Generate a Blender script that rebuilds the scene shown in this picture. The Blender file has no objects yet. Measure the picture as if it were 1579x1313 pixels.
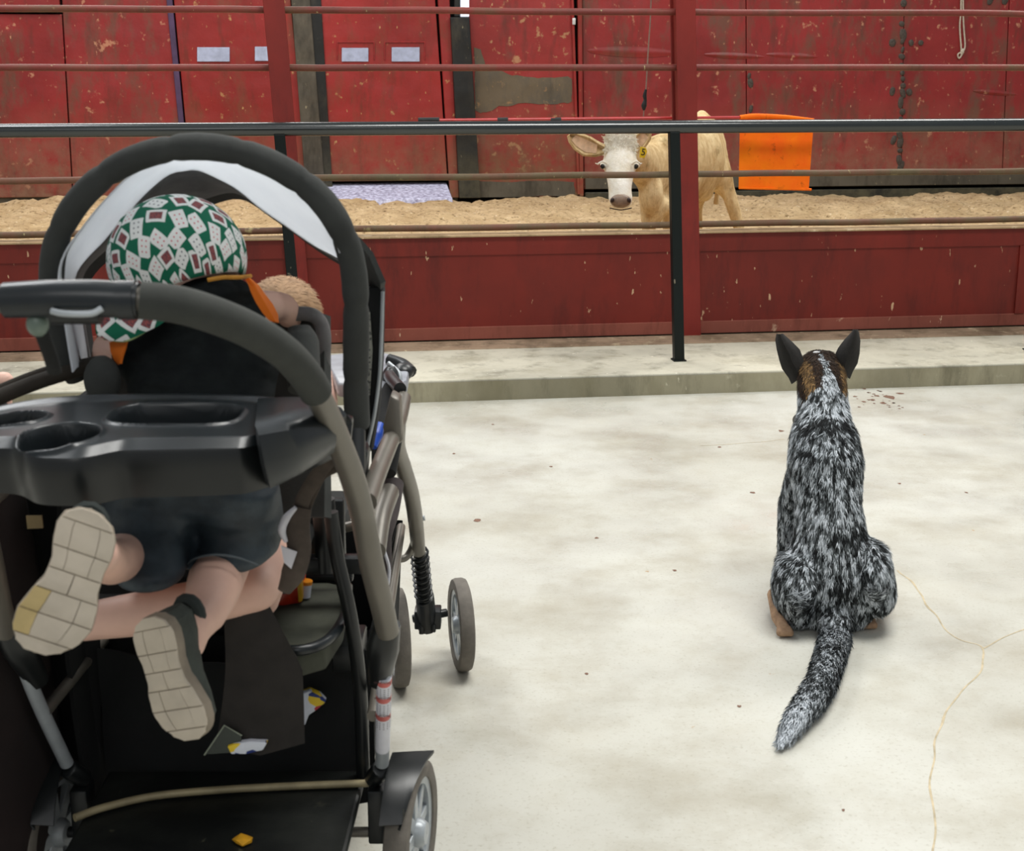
import bpy, bmesh, math, random
from mathutils import Vector, Matrix, noise
random.seed(7)
S = bpy.context.scene
COL = S.collection
# ------------------------------------------------------------------ camera, world, lights, exposure
H = 1.4
F = 2200.0
TH = math.atan(556.0 / F)
cd = bpy.data.cameras.new('camera'); cam = bpy.data.objects.new('camera', cd); COL.objects.link(cam)
cam.location = (0, 0, H); cam.rotation_euler = (math.pi/2 - TH, 0, 0)
cd.sensor_fit = 'HORIZONTAL'; cd.sensor_width = 36; cd.lens = F/1579*36
cd.clip_end = 200
cd.dof.use_dof = True; cd.dof.focus_distance = 5.0; cd.dof.aperture_fstop = 11
S.camera = cam
w = bpy.data.worlds.new('arena_light'); S.world = w; w.use_nodes = True
w.node_tree.nodes['Background'].inputs[0].default_value = (0.93, 0.97, 1.0, 1)
w.node_tree.nodes['Background'].inputs[1].default_value = 0.38
def area(x, y, z, sx, sy, power, col, tx=None):
    l = bpy.data.lights.new('arena_lamp', 'AREA'); l.shape = 'RECTANGLE'; l.size = sx; l.size_y = sy
    l.energy = power; l.color = col
    o = bpy.data.objects.new('arena_lamp', l); COL.objects.link(o); o.location = (x, y, z)
    if tx: o.rotation_euler = (Vector(tx)-Vector((x, y, z))).to_track_quat('-Z', 'Y').to_euler()
    return o
area(1.5, 3.0, 6.0, 3.0, 2.0, 310, (1.0, 0.99, 0.95))
area(-3.5, 5.5, 6.0, 2.0, 2.0, 180, (0.97, 0.99, 1.0))
area(3.5, 9.0, 6.0, 3.0, 2.0, 310, (1.0, 0.98, 0.93))
area(-0.6, -2.2, 4.2, 3.0, 1.5, 40, (1.0, 0.99, 0.97), (-0.3, 2.5, 0.4))
area(-3.0, 11.0, 6.0, 3.0, 2.0, 280, (1.0, 0.97, 0.93))
vs = S.view_settings
vs.view_transform = 'Standard'; vs.look = 'None'; vs.gamma = 1; vs.use_curve_mapping = False
vs.exposure = -0.05

# ------------------------------------------------------------------ pixel to place
ST, CT = math.sin(TH), math.cos(TH)
def ray(px, py):
    dx, dy = px-789.5, 656.5-py
    return Vector((dx, F*CT+dy*ST, -F*ST+dy*CT))
def W(px, py, d):
    r = ray(px, py); return Vector((0, 0, H)) + r*(d/r.y)
def Wz(px, py, z):
    r = ray(px, py); return Vector((0, 0, H)) + r*((z-H)/r.z)
YAW = math.radians(7.9)
U = Vector((math.cos(YAW), math.sin(YAW), 0)); N = Vector((-math.sin(YAW), math.cos(YAW), 0))
O = W(1050, 400, 6.95); O.z = 0
def Q(px, py, off=0.0):            # ray against the fence plane pushed back by off
    r = ray(px, py); t = ((O-Vector((0, 0, H))).dot(N)+off)/r.dot(N)
    return Vector((0, 0, H)) + r*t
def SZ(px, py, off=0.0):
    p = Q(px, py, off); return (p-O).dot(U), p.z
def L(s, z, off=0.0):
    return O + U*s + N*off + Vector((0, 0, z))
LEAN = 0.05

# ------------------------------------------------------------------ materials
MATS = {}
def nd(nt, t, **kw):
    n = nt.nodes.new(t)
    for k, v in kw.items():
        if k.startswith('i_'): n.inputs[k[2:].replace('_', ' ')].default_value = v
        else: setattr(n, k, v)
    return n
def base(name, rough=0.6, metal=0.0, spec=0.5):
    m = bpy.data.materials.new(name); m.use_nodes = True
    b = m.node_tree.nodes['Principled BSDF']
    b.inputs['Roughness'].default_value = rough; b.inputs['Metallic'].default_value = metal
    b.inputs['Specular IOR Level'].default_value = spec
    return m, m.node_tree, b
def srgb(c):
    return tuple(((v/255)/12.92 if v/255 <= 0.04045 else ((v/255+0.055)/1.055)**2.4) for v in c)+(1,)
def coords(nt, scale=(1, 1, 1)):
    g = nd(nt, 'ShaderNodeNewGeometry'); mp = nd(nt, 'ShaderNodeMapping'); mp.inputs['Scale'].default_value = scale
    nt.links.new(g.outputs['Position'], mp.inputs[0]); return mp.outputs[0]
def noi(nt, vec, scale, detail=4, rough=0.55):
    n = nd(nt, 'ShaderNodeTexNoise'); n.inputs['Scale'].default_value = scale; n.inputs['Detail'].default_value = detail
    n.inputs['Roughness'].default_value = rough
    nt.links.new(vec, n.inputs['Vector']); return n.outputs['Fac']
def ramp(nt, fac, a, b):
    r = nd(nt, 'ShaderNodeMapRange'); r.inputs[1].default_value = a; r.inputs[2].default_value = b
    nt.links.new(fac, r.inputs[0]); return r.outputs[0]
def mix(nt, fac, a, b):
    m = nd(nt, 'ShaderNodeMix', data_type='RGBA')
    if isinstance(fac, (int, float)): m.inputs[0].default_value = fac
    else: nt.links.new(fac, m.inputs[0])
    for i, v in ((6, a), (7, b)):
        if isinstance(v, tuple): m.inputs[i].default_value = v
        else: nt.links.new(v, m.inputs[i])
    return m.outputs[2]
def mt(nt, op, a, b=None, c=None):
    m = nd(nt, 'ShaderNodeMath', operation=op)
    for i, v in enumerate((a, b, c)):
        if v is None: continue
        if isinstance(v, (int, float)): m.inputs[i].default_value = v
        else: nt.links.new(v, m.inputs[i])
    return m.outputs[0]
def bump(nt, b, fac, strength=0.3, dist=0.01):
    n = nd(nt, 'ShaderNodeBump'); n.inputs['Strength'].default_value = strength; n.inputs['Distance'].default_value = dist
    nt.links.new(fac, n.inputs['Height']); nt.links.new(n.outputs[0], b.inputs['Normal'])
def M(name, col=(128, 128, 128), rough=0.6, metal=0.0, var=0.18, scale=20, bs=0.15, col2=None, spec=0.5, bscale=None, bdist=0.002):
    if name in MATS: return MATS[name]
    m, nt, b = base(name, rough, metal, spec)
    v = coords(nt); c = srgb(col)
    c2 = srgb(col2) if col2 else tuple(x*(1-var*2) for x in c[:3])+(1,)
    f = noi(nt, v, scale, 5)
    nt.links.new(mix(nt, ramp(nt, f, 0.35, 0.68), c, c2), b.inputs['Base Color'])
    if bs: bump(nt, b, noi(nt, v, bscale or scale*4, 3), bs, bdist)
    MATS[name] = m; return m
def worn(name, col, dark, speck, rough=0.5, patch=(0.55, 0.7), speckth=(0.66, 0.72), mud=None, mudc=(120, 108, 80), bs=0.4, fine=0.71):
    m, nt, b = base(name, rough, 0.0, 0.4)
    v = coords(nt); c = srgb(col)
    c0 = mix(nt, ramp(nt, noi(nt, v, 1.3, 6, 0.6), 0.35, 0.65), c, tuple(x*0.68 for x in c[:3])+(1,))
    vs_ = coords(nt, (2.2, 2.2, 0.9))
    c1 = mix(nt, mt(nt, 'MULTIPLY', ramp(nt, noi(nt, vs_, 1.6, 8, 0.68), *patch), 0.8), c0, srgb(dark))
    c1 = mix(nt, mt(nt, 'MULTIPLY', ramp(nt, noi(nt, coords(nt, (3, 3, 0.7)), 2.3, 7, 0.7), 0.52, 0.68), 0.55), c1, tuple(x*0.5 for x in srgb(dark)[:3])+(1,))
    c2 = mix(nt, mt(nt, 'MULTIPLY', ramp(nt, noi(nt, v, 11, 7, 0.62), *speckth), 0.75), c1, srgb(speck))
    c2 = mix(nt, ramp(nt, noi(nt, coords(nt, (1, 1, 0.4)), 38, 3, 0.5), fine, fine+0.04), c2, srgb(speck))
    if mud:
        g = nd(nt, 'ShaderNodeNewGeometry'); sp = nd(nt, 'ShaderNodeSeparateXYZ'); nt.links.new(g.outputs['Position'], sp.inputs[0])
        h = mt(nt, 'MULTIPLY_ADD', noi(nt, v, 3.5, 6, 0.7), mud[2], sp.outputs[2])
        f = nd(nt, 'ShaderNodeMapRange'); f.inputs[1].default_value = mud[1]; f.inputs[2].default_value = mud[0]
        nt.links.new(h, f.inputs[0])
        f2 = mt(nt, 'MULTIPLY', f.outputs[0], ramp(nt, noi(nt, v, 7, 6, 0.7), 0.3, 0.62))
        c2 = mix(nt, f2, c2, srgb(mudc))
    nt.links.new(c2, b.inputs['Base Color'])
    h = mt(nt, 'ADD', mt(nt, 'MULTIPLY', noi(nt, v, 2.2, 2), 3.0), mt(nt, 'MULTIPLY', noi(nt, v, 30, 4), 0.18))
    bump(nt, b, h, bs, 0.02)
    MATS[name] = m; return m

# ------------------------------------------------------------------ mesh building
def catmull(pts, n=6):
    pts = [Vector(p) if not isinstance(p, tuple) else Vector(p) for p in pts]
    if len(pts) < 3: return pts
    P = [pts[0]*2-pts[1]]+pts+[pts[-1]*2-pts[-2]]
    out = []
    for i in range(1, len(P)-2):
        for k in range(n):
            t = k/n
            out.append(0.5*((2*P[i])+(P[i+1]-P[i-1])*t+(2*P[i-1]-5*P[i]+4*P[i+1]-P[i+2])*t*t+(3*P[i]-P[i-1]-3*P[i+1]+P[i+2])*t**3))
    out.append(pts[-1]); return out
def resample(pts, n):
    d = [0]
    for a, b in zip(pts, pts[1:]): d.append(d[-1]+(b-a).length)
    out = []; j = 0
    for i in range(n):
        t = d[-1]*i/(n-1)
        while j < len(d)-2 and d[j+1] < t: j += 1
        f = (t-d[j])/max(1e-9, d[j+1]-d[j]); out.append(pts[j].lerp(pts[j+1], min(1, max(0, f))))
    return out
class MB:
    def __init__(s): s.v = []; s.f = []
    def box(s, c, size, mat3=None, taper=1.0):
        c = Vector(c); i0 = len(s.v)
        for z in (-1, 1):
            for x, y in ((-1, -1), (1, -1), (1, 1), (-1, 1)):
                k = taper if z > 0 else 1
                p = Vector((x*size[0]/2*k, y*size[1]/2*k, z*size[2]/2))
                s.v.append(c + (mat3 @ p if mat3 else p))
        for f in ((3, 2, 1, 0), (4, 5, 6, 7), (0, 1, 5, 4), (1, 2, 6, 5), (2, 3, 7, 6), (3, 0, 4, 7)): s.f.append([i0+k for k in f])
        return s
    def hexa(s, a, b):             # two quads
        i0 = len(s.v); s.v += [Vector(p) for p in a]+[Vector(p) for p in b]
        for f in ((3, 2, 1, 0), (4, 5, 6, 7), (0, 1, 5, 4), (1, 2, 6, 5), (2, 3, 7, 6), (3, 0, 4, 7)): s.f.append([i0+k for k in f])
        return s
    def loft(s, rings, closed=True, cap=True):
        i0 = len(s.v); n = len(rings[0])
        for r in rings: s.v += [Vector(p) for p in r]
        for i in range(len(rings)-1):
            for k in range(n if closed else n-1):
                a = i0+i*n+k; b = i0+i*n+(k+1) % n
                s.f.append([a, b, b+n, a+n])
        if cap and closed:
            s.f.append([i0+k for k in range(n)][::-1]); s.f.append([i0+(len(rings)-1)*n+k for k in range(n)])
        return s
    def tube(s, pts, r, n=12, smooth=0, flat=1.0, up=None, cap=True):
        pts = [Vector(p) for p in pts]
        if smooth:
            rr = r if isinstance(r, (list, tuple)) else [r]*len(pts)
            q = catmull([Vector((p.x, p.y, p.z)) for p in pts], smooth)
            r2 = []
            for i in range(len(pts)-1):
                for k in range(smooth): r2.append(rr[i]+(rr[i+1]-rr[i])*k/smooth)
            r2.append(rr[-1]); pts = q; r = r2
        if not isinstance(r, (list, tuple)): r = [r]*len(pts)
        t0 = (pts[1]-pts[0]).normalized()
        nrm = Vector(up) if up else (Vector((0, 0, 1)) if abs(t0.z) < 0.9 else Vector((1, 0, 0)))
        rings = []
        for i, p in enumerate(pts):
            t = (pts[min(i+1, len(pts)-1)]-pts[max(i-1, 0)]).normalized()
            nrm = (nrm - t*nrm.dot(t)).normalized(); bi = t.cross(nrm)
            rings.append([p+(nrm*math.cos(a)*r[i]*flat+bi*math.sin(a)*r[i]) for a in [2*math.pi*k/n for k in range(n)]])
        return s.loft(rings, cap=cap)
    def ball(s, c, r, n=12, m3=None):
        if isinstance(r, (int, float)): r = (r, r, r)
        c = Vector(c); rings = []
        for i in range(1, n):
            a = math.pi*i/n
            rings.append([c+(m3 if m3 else Matrix.Identity(3)) @ Vector((r[0]*math.sin(a)*math.cos(b), r[1]*math.sin(a)*math.sin(b), -r[2]*math.cos(a))) for b in [2*math.pi*k/(2*n) for k in range(2*n)]])
        return s.loft(rings)
    def lathe(s, c, axis, prof, n=32, cap=False):   # prof: (radius, along-axis)
        axis = Vector(axis).normalized(); c = Vector(c)
        a = axis.orthogonal().normalized(); b = axis.cross(a)
        return s.loft([[c+axis*h+(a*math.cos(t)+b*math.sin(t))*r for t in [2*math.pi*k/n for k in range(n)]] for r, h in prof], cap=cap)
    def sheet(s, rows, th=0.004):
        """rows of points -> a sheet with thickness"""
        nr, nc = len(rows), len(rows[0]); i0 = len(s.v)
        def nrm(i, j):
            a = rows[min(i+1, nr-1)][j]-rows[max(i-1, 0)][j]; b = rows[i][min(j+1, nc-1)]-rows[i][max(j-1, 0)]
            q = a.cross(b); return q.normalized() if q.length > 1e-12 else Vector((0, 0, 1))
        for sg in (0.5, -0.5):
            for i in range(nr):
                for j in range(nc): s.v.append(rows[i][j]+nrm(i, j)*th*sg)
        o = nr*nc
        for i in range(nr-1):
            for j in range(nc-1):
                a = i0+i*nc+j; s.f.append([a, a+1, a+nc+1, a+nc]); s.f.append([a+o, a+nc+o, a+nc+1+o, a+1+o])
        for i in range(nr-1):
            a = i0+i*nc; s.f.append([a, a+nc, a+nc+o, a+o]); a += nc-1; s.f.append([a, a+o, a+nc+o, a+nc])
        for j in range(nc-1):
            a = i0+j; s.f.append([a, a+o, a+1+o, a+1]); a += (nr-1)*nc; s.f.append([a, a+1, a+1+o, a+o])
        return s
    def build(s, name, mat, parent=None, smooth=True, bevel=0, root=None, angle=40):
        me = bpy.data.meshes.new(name)
        off = ROOTLOC.get((root or topof(parent)).name, Vector()) if parent else Vector()
        me.from_pydata([tuple(v-off) for v in s.v], [], s.f)
        bm = bmesh.new(); bm.from_mesh(me); bmesh.ops.recalc_face_normals(bm, faces=bm.faces)
        if bevel: bmesh.ops.bevel(bm, geom=[e for e in bm.edges if e.is_manifold and e.calc_face_angle(0) > 0.5], offset=bevel, segments=2, affect='EDGES', profile=0.5)
        bm.to_mesh(me); bm.free()
        if smooth: me.polygons.foreach_set('use_smooth', [True]*len(me.polygons)); me.set_sharp_from_angle(angle=math.radians(angle))
        o = bpy.data.objects.new(name, me); COL.objects.link(o); me.materials.append(mat)
        if parent: o.parent = parent
        return o
ROOTLOC = {}
def topof(o):
    while o.parent: o = o.parent
    return o
def thing(name, label, cat, loc, group=None):
    o = bpy.data.objects.new(name, None); COL.objects.link(o); o.location = loc; o.empty_display_size = 0.1
    o['label'] = label; o['category'] = cat; ROOTLOC[o.name] = Vector(loc)
    if group: o['group'] = group
    return o
def tag(o, label, cat, group=None, kind=None):
    if label: o['label'] = label
    if cat: o['category'] = cat
    if group: o['group'] = group
    if kind: o['kind'] = kind
    return o
def struct(o): o['kind'] = 'structure'; return o
def blob(name, chains, voxel, mat, parent=None, smooth=4, post=None, disp=None):
    """a continuous skin: overlapping tapered runs of balls fused by a voxel remesh.
       chain: list of (point, radius or (rx,ry,rz))"""
    mb = MB()
    for ch in chains:
        if len(ch) == 1: mb.ball(ch[0][0], ch[0][1], 8); continue
        for (p, r), (q, t) in zip(ch, ch[1:]):
            p = Vector(p); q = Vector(q)
            r = Vector((r,)*3) if isinstance(r, (int, float)) else Vector(r)
            t = Vector((t,)*3) if isinstance(t, (int, float)) else Vector(t)
            n = max(2, int((q-p).length/(min(min(r), min(t))*0.35))+1)
            for k in range(n+1):
                mb.ball(p.lerp(q, k/n), tuple(r.lerp(t, k/n)), 8)
    me = bpy.data.meshes.new(name+'_raw')
    off = ROOTLOC.get(topof(parent).name, Vector()) if parent else Vector()
    me.from_pydata([tuple(v-off) for v in mb.v], [], mb.f)
    bm = bmesh.new(); bm.from_mesh(me); bmesh.ops.recalc_face_normals(bm, faces=bm.faces); bm.to_mesh(me); bm.free()
    t = bpy.data.objects.new(name+'_raw', me); COL.objects.link(t)
    md = t.modifiers.new('r', 'REMESH'); md.mode = 'VOXEL'; md.voxel_size = voxel
    sm = t.modifiers.new('s', 'SMOOTH'); sm.factor = 0.5; sm.iterations = smooth
    dg = bpy.context.evaluated_depsgraph_get(); dg.update()
    m2 = bpy.data.meshes.new_from_object(t.evaluated_get(dg)); m2.name = name
    bpy.data.objects.remove(t); bpy.data.meshes.remove(me)
    if post:
        for v in m2.vertices: v.co = post(v.co+off)-off
    m2.polygons.foreach_set('use_smooth', [True]*len(m2.polygons))
    m2.materials.clear(); m2.materials.append(mat)
    o = bpy.data.objects.new(name, m2); COL.objects.link(o)
    if parent: o.parent = parent
    return o
def text(name, body, size, mat, mtx, parent, depth=0.0005):
    c = bpy.data.curves.new(name, 'FONT'); c.body = body; c.size = size; c.align_x = 'CENTER'; c.align_y = 'CENTER'; c.extrude = depth
    t = bpy.data.objects.new(name, c); COL.objects.link(t)
    dg = bpy.context.evaluated_depsgraph_get(); dg.update()
    me = bpy.data.meshes.new_from_object(t.evaluated_get(dg)); bpy.data.objects.remove(t)
    me.transform(mtx); off = ROOTLOC.get(topof(parent).name, Vector()); me.transform(Matrix.Translation(-off))
    me.materials.clear(); me.materials.append(mat)
    o = bpy.data.objects.new(name, me); COL.objects.link(o); o.parent = parent; return o

# ================================================================== SETTING
CURB = 0.093
SAND = 0.19
# floor
def floor_mat():
    m, nt, b = base('pale_concrete', 0.5, 0, 0.35)
    v = coords(nt)
    c = mix(nt, ramp(nt, noi(nt, v, 1.1, 6, 0.6), 0.3, 0.7), srgb((208, 207, 198)), srgb((184, 181, 168)))
    c = mix(nt, mt(nt, 'MULTIPLY', ramp(nt, noi(nt, v, 2.2, 9, 0.72), 0.48, 0.7), 0.5), c, srgb((160, 150, 130)))
    c = mix(nt, mt(nt, 'MULTIPLY', ramp(nt, noi(nt, v, 5, 8, 0.7), 0.5, 0.72), 0.32), c, srgb((176, 168, 148)))
    c = mix(nt, mt(nt, 'MULTIPLY', ramp(nt, noi(nt, v, 110, 3, 0.6), 0.56, 0.7), 0.35), c, srgb((150, 142, 122)))
    c = mix(nt, ramp(nt, noi(nt, v, 17, 4, 0.5), 0.74, 0.77), c, srgb((176, 150, 118)))
    nt.links.new(c, b.inputs['Base Color'])
    nt.links.new(ramp(nt, noi(nt, v, 3, 4), 0.2, 0.9), b.inputs['Roughness'])
    bump(nt, b, noi(nt, v, 60, 5), 0.12, 0.003)
    return m
cf = 0.0
c_s0, _ = SZ(700, 620)
# curb front line passes (1100, 607) at z=0
pf = Wz(1100, 606.5, 0.0); CF = (pf-O).dot(N)
a0, a1 = -9, 9
mb = MB()
q0, q1 = L(a0, 0, CF+0.02), L(a1, 0, CF+0.02)
rows = []
for i in range(2):
    pass
mb.hexa([Vector((-9.5, -2.5, -0.1)), Vector((8.5, -2.5, -0.1)), q1+Vector((0, 0, -0.1)), q0+Vector((0, 0, -0.1))],
        [Vector((-9.5, -2.5, 0)), Vector((8.5, -2.5, 0)), q1, q0])
floor = struct(mb.build('floor', floor_mat(), smooth=False))
# floor cracks and stains (parts of the floor)
def floor_line(pix, wd, mat, name, z=0.0006):
    m = MB(); pts = catmull([Wz(x, y, 0) for x, y in pix], 8)
    rws = []
    for i, p in enumerate(pts):
        t = (pts[min(i+1, len(pts)-1)]-pts[max(0, i-1)]).normalized(); sd = Vector((-t.y, t.x, 0))
        j = 0.6*noise.noise(p*9)*0.02; w2 = wd*(0.6+0.8*abs(noise.noise(p*14)))
        c = Vector((p.x, p.y, z))+sd*j
        rws.append([c-sd*w2, c+sd*w2])
    m.loft(rws, closed=False)
    return m.build(name, mat, floor, smooth=False)
crackm = M('crack_stain', (208, 192, 160), 0.8, var=0.2, scale=30)
floor_line([(1386, 880), (1412, 905), (1440, 950), (1478, 985), (1516, 1000), (1505, 1045), (1462, 1095), (1441, 1150), (1434, 1200), (1441, 1260), (1437, 1330)], 0.0028, crackm, 'crack')
floor_line([(1516, 1000), (1545, 985), (1590, 968)], 0.0026, crackm, 'crack')
floor_line([(1210, 678), (1150, 684), (1080, 688)], 0.002, crackm, 'crack')
stm = M('brown_stain', (134, 100, 82), 0.8, var=0.2, scale=60)
m = MB()
rnd = random.Random(3)
def splat(m, px, py, r, z=0.0007):
    c = Wz(px, py, 0); n = 9
    pts = []
    for k in range(n):
        a = 2*math.pi*k/n; rr = r*(0.6+0.7*rnd.random())
        pts.append(Vector((c.x+math.cos(a)*rr, c.y+math.sin(a)*rr*1.3, z)))
    i = len(m.v); m.v += pts; m.f.append([i+k for k in range(n)])
for px, py, r in [(1372, 613, .028), (1352, 611, .012), (1345, 617, .012), (1332, 620, .009), (1388, 607, .016), (1362, 622, .012), (1340, 606, .008), (1358, 604, .008), (1378, 622, .007), (1318, 612, .01), (1325, 628, .007)]: splat(m, px, py, r)
for k in range(26): splat(m, 1320+rnd.random()*80, 600+rnd.random()*32, 0.003+rnd.random()*0.005)
for px, py, r in [(1204, 665, .012), (1160, 760, .009), (1387, 746, .007), (700, 700, .006), (735, 803, .012), (920, 830, .006), (1110, 690, .008), (760, 655, .006), (1490, 760, .006), (1300, 1250, .004), (905, 1040, .005), (1040, 880, .006), (850, 720, .006), (1140, 1090, .005)]: splat(m, px, py, r)
tag(m.build('stain_spots', stm, floor, smooth=False), None, None, kind='stuff')
# curb
cm = worn('curb_concrete', (208, 203, 184), (150, 142, 118), (226, 222, 205), 0.8, (0.5, 0.75), (0.7, 0.8), bs=0.25)
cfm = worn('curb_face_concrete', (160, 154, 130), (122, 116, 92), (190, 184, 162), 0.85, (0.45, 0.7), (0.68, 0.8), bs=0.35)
def curbbox(s0, s1, o0, o1, z0, z1):
    return [L(s0, z0, o0), L(s1, z0, o0), L(s1, z0, o1), L(s0, z0, o1)], [L(s0, z1, o0+(.006 if z1 > .05 else 0)), L(s1, z1, o0+.006), L(s1, z1, o1), L(s0, z1, o1)]
m = MB(); m.hexa(*curbbox(a0, a1, CF, 0.30, -0.1, CURB)); curb = struct(m.build('curb', cm, smooth=False, bevel=0.006))
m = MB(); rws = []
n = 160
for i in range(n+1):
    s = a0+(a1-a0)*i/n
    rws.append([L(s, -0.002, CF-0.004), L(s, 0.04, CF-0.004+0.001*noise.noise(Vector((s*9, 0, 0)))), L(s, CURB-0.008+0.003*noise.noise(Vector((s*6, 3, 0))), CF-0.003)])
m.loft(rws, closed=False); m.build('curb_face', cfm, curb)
# arena ground
def sand_mat():
    m, nt, b = base('arena_sand', 0.95, 0, 0.2); v = coords(nt)
    c = mix(nt, ramp(nt, noi(nt, v, 3, 8, 0.7), 0.35, 0.65), srgb((214, 187, 146)), srgb((178, 150, 110)))
    c = mix(nt, ramp(nt, noi(nt, v, 26, 5, 0.7), 0.54, 0.66), c, srgb((122, 98, 66)))
    c = mix(nt, ramp(nt, noi(nt, v, 33, 4, 0.6), 0.62, 0.7), c, srgb((236, 218, 186)))
    nt.links.new(c, b.inputs['Base Color']); bump(nt, b, noi(nt, v, 25, 7, 0.7), 0.7, 0.03); return m
m = MB(); rws = []
for i in range(230):
    o = 0.10+8.1*i/229; row = []
    for j in range(440):
        s = a0+(a1-a0)*j/439
        p = L(s, SAND, o); z = SAND
        k = min(1, max(0, (o-0.2)/0.6))
        z += k*(0.055*noise.noise(p*1.3)+0.04*noise.noise(p*4.0)+0.026*noise.noise(p*9)+0.018*noise.noise(p*19))
        if o > 5.6: z += (o-5.6)*(0.02 if s < -1.2 else -0.035)*(1+noise.noise(Vector((s*0.9, 0, 1))))
        row.append(Vector((p.x, p.y, z)))
    rws.append(row)
m.loft(rws, closed=False); struct(m.build('arena_ground', sand_mat()))

# back wall ----------------------------------------------------------------
WO = 6.95      # distance of the wall plane behind the fence
redw = worn('red_steel_wall', (146, 44, 44), (98, 72, 58), (190, 138, 108), 0.42, (0.5, 0.64), (0.63, 0.69), mud=(0.45, 1.4, 0.6), mudc=(132, 100, 80))
redw2 = worn('red_steel_door', (150, 42, 40), (112, 64, 46), (176, 136, 90), 0.42, (0.52, 0.68), (0.64, 0.7), mud=(0.4, 1.3, 0.6), mudc=(122, 96, 70))
redc = worn('red_steel_scuffed', (148, 46, 44), (96, 62, 50), (176, 136, 98), 0.45, (0.55, 0.68), (0.6, 0.66), mud=(0.5, 1.5, 0.6), mudc=(110, 88, 62))
blk = worn('grimy_black_steel', (24, 26, 26), (62, 58, 48), (110, 104, 84), 0.5, (0.55, 0.7), (0.7, 0.75), mud=(0.3, 1.0, 0.4), mudc=(84, 80, 62))
gryb = worn('bare_grey_steel', (92, 86, 74), (52, 48, 40), (150, 140, 112), 0.5, (0.5, 0.65), (0.66, 0.72))
drk = M('gap_shadow_black', (16, 15, 14), 0.9)
wall = thing('wall_back', '', '', L(0, 0, WO)); del wall['label']; del wall['category']; wall['kind'] = 'structure'
ZT = 3.4
def edge(xt, xb, z, yb=275, off=WO):
    s0, z0 = SZ(xt, 0, off); s1, z1 = SZ(xb, yb, off)
    return s0+(s1-s0)*(z-z0)/(z1-z0)
def wpanel(xt0, xb0, xt1, xb1, z0, z1, name, mat, off=0.0, th=0.06, yb=275, par=None, sub=1):
    a = [L(edge(xt0, xb0, z, yb), z, WO+off) for z in (z0, z1)]; b = [L(edge(xt1, xb1, z, yb), z, WO+off) for z in (z0, z1)]
    m = MB(); d = N*th
    m.hexa([a[0], b[0], b[0]+d, a[0]+d], [a[1], b[1], b[1]+d, a[1]+d])
    return m.build(name, mat, par or wall, smooth=False, bevel=0.006)
zb = 0.22
# dark backing behind everything
m = MB(); m.hexa([L(a0, 0, WO+.14), L(a1, 0, WO+.14), L(a1, 0, WO+.3), L(a0, 0, WO+.3)], [L(a0, ZT+.1, WO+.14), L(a1, ZT+.1, WO+.14), L(a1, ZT+.1, WO+.3), L(a0, ZT+.1, WO+.3)])
m.build('backing', drk, wall, smooth=False)
def zat(py, px=700, off=WO): return SZ(px, py, off)[1]
wpanel(-1300, -1280, 94, 110, zb, zat(22, 50), 'panel', redw)
wpanel(-1300, -1280, 92, 112, zat(18, 50), ZT, 'panel', redw, off=-0.03)
wpanel(96, 112, 264, 288, zb, ZT, 'panel', redw, off=-0.01)
purple = M('violet_weathered_edge', (84, 62, 98), 0.45, var=0.25, scale=6)
wpanel(257, 284, 266, 292, zb, ZT, 'edge_strip', purple, off=-0.03)
dA = wpanel(268, 294, 448, 474, zb+.06, ZT, 'door_panel', redw2, off=0.0)
wpanel(449, 470, 478, 500, zb-.05, ZT, 'pillar', gryb, off=-0.04)
wpanel(477, 487, 495, 512, zb-.05, ZT, 'pillar', blk, off=-0.02)
dB = wpanel(493, 508, 671, 690, zat(279, 600), ZT, 'door_panel', redw2, off=0.0)
wpanel(675, 692, 693, 706, zb-.05, ZT, 'post_strip', redw2, off=-0.02)
wpanel(692, 706, 721, 738, zb-.05, zat(27, 705), 'pillar', blk, off=-0.07)
wpanel(700, 700, 708, 708, zat(26, 705), ZT, 'post_cap', blk, off=-0.04, yb=26)
wpanel(722, 738, 884, 892, zb-.05, ZT, 'panel', redc, off=0.0)
# bare scuffed bands on that panel: paint scraped off down to steel
def patch(pts, mat, par, off=-0.004, name='scuff', jag=0.010):
    m = MB(); pl = []
    n = len(pts)
    for i in range(n):
        a, b = pts[i], pts[(i+1) % n]
        for k in range(6):
            x = a[0]+(b[0]-a[0])*k/6; y = a[1]+(b[1]-a[1])*k/6
            p = Q(x, y, WO+off); j = 0.02
            p = p+U*j*noise.noise(p*14)+Vector((0, 0, j*noise.noise(p*14+Vector((5, 5, 5)))))
            pl.append(p)
    i0 = len(m.v); m.v += pl; m.v += [p+N*0.003 for p in pl]; k = len(pl)
    m.f.append([i0+q for q in range(k)]); m.f.append([i0+k+q for q in range(k)][::-1])
    for q in range(k): m.f.append([i0+q, i0+(q+1) % k, i0+k+(q+1) % k, i0+k+q])
    return m.build(name, mat, par, smooth=False)
sc = worn('scraped_steel', (104, 92, 74), (74, 72, 66), (150, 116, 80), 0.45, (0.45, 0.6), (0.6, 0.68))
pnlC = wall
patch([(732, 74), (742, 76), (748, 100), (790, 116), (830, 120), (870, 118), (882, 122), (882, 156), (860, 160), (800, 160), (770, 166), (742, 176), (733, 172)], sc, pnlC, -0.004)
patch([(738, 280), (886, 280), (886, 302), (738, 304)], gryb, pnlC, -0.004)
wpanel(890, 893, 897, 899, zb-.05, ZT, 'post_strip', redw2, off=-0.03)
wpanel(880, 889, 884, 893, zat(300, 890), ZT, 'post_strip', redw2, off=-0.03)
wpanel(898, 901, 1150, 1151, zat(289, 1150), ZT, 'panel', redw, off=0.0)
wpanel(1151, 1152, 1394, 1389, zat(289, 1150), ZT, 'panel', redw, off=-0.004)
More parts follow.
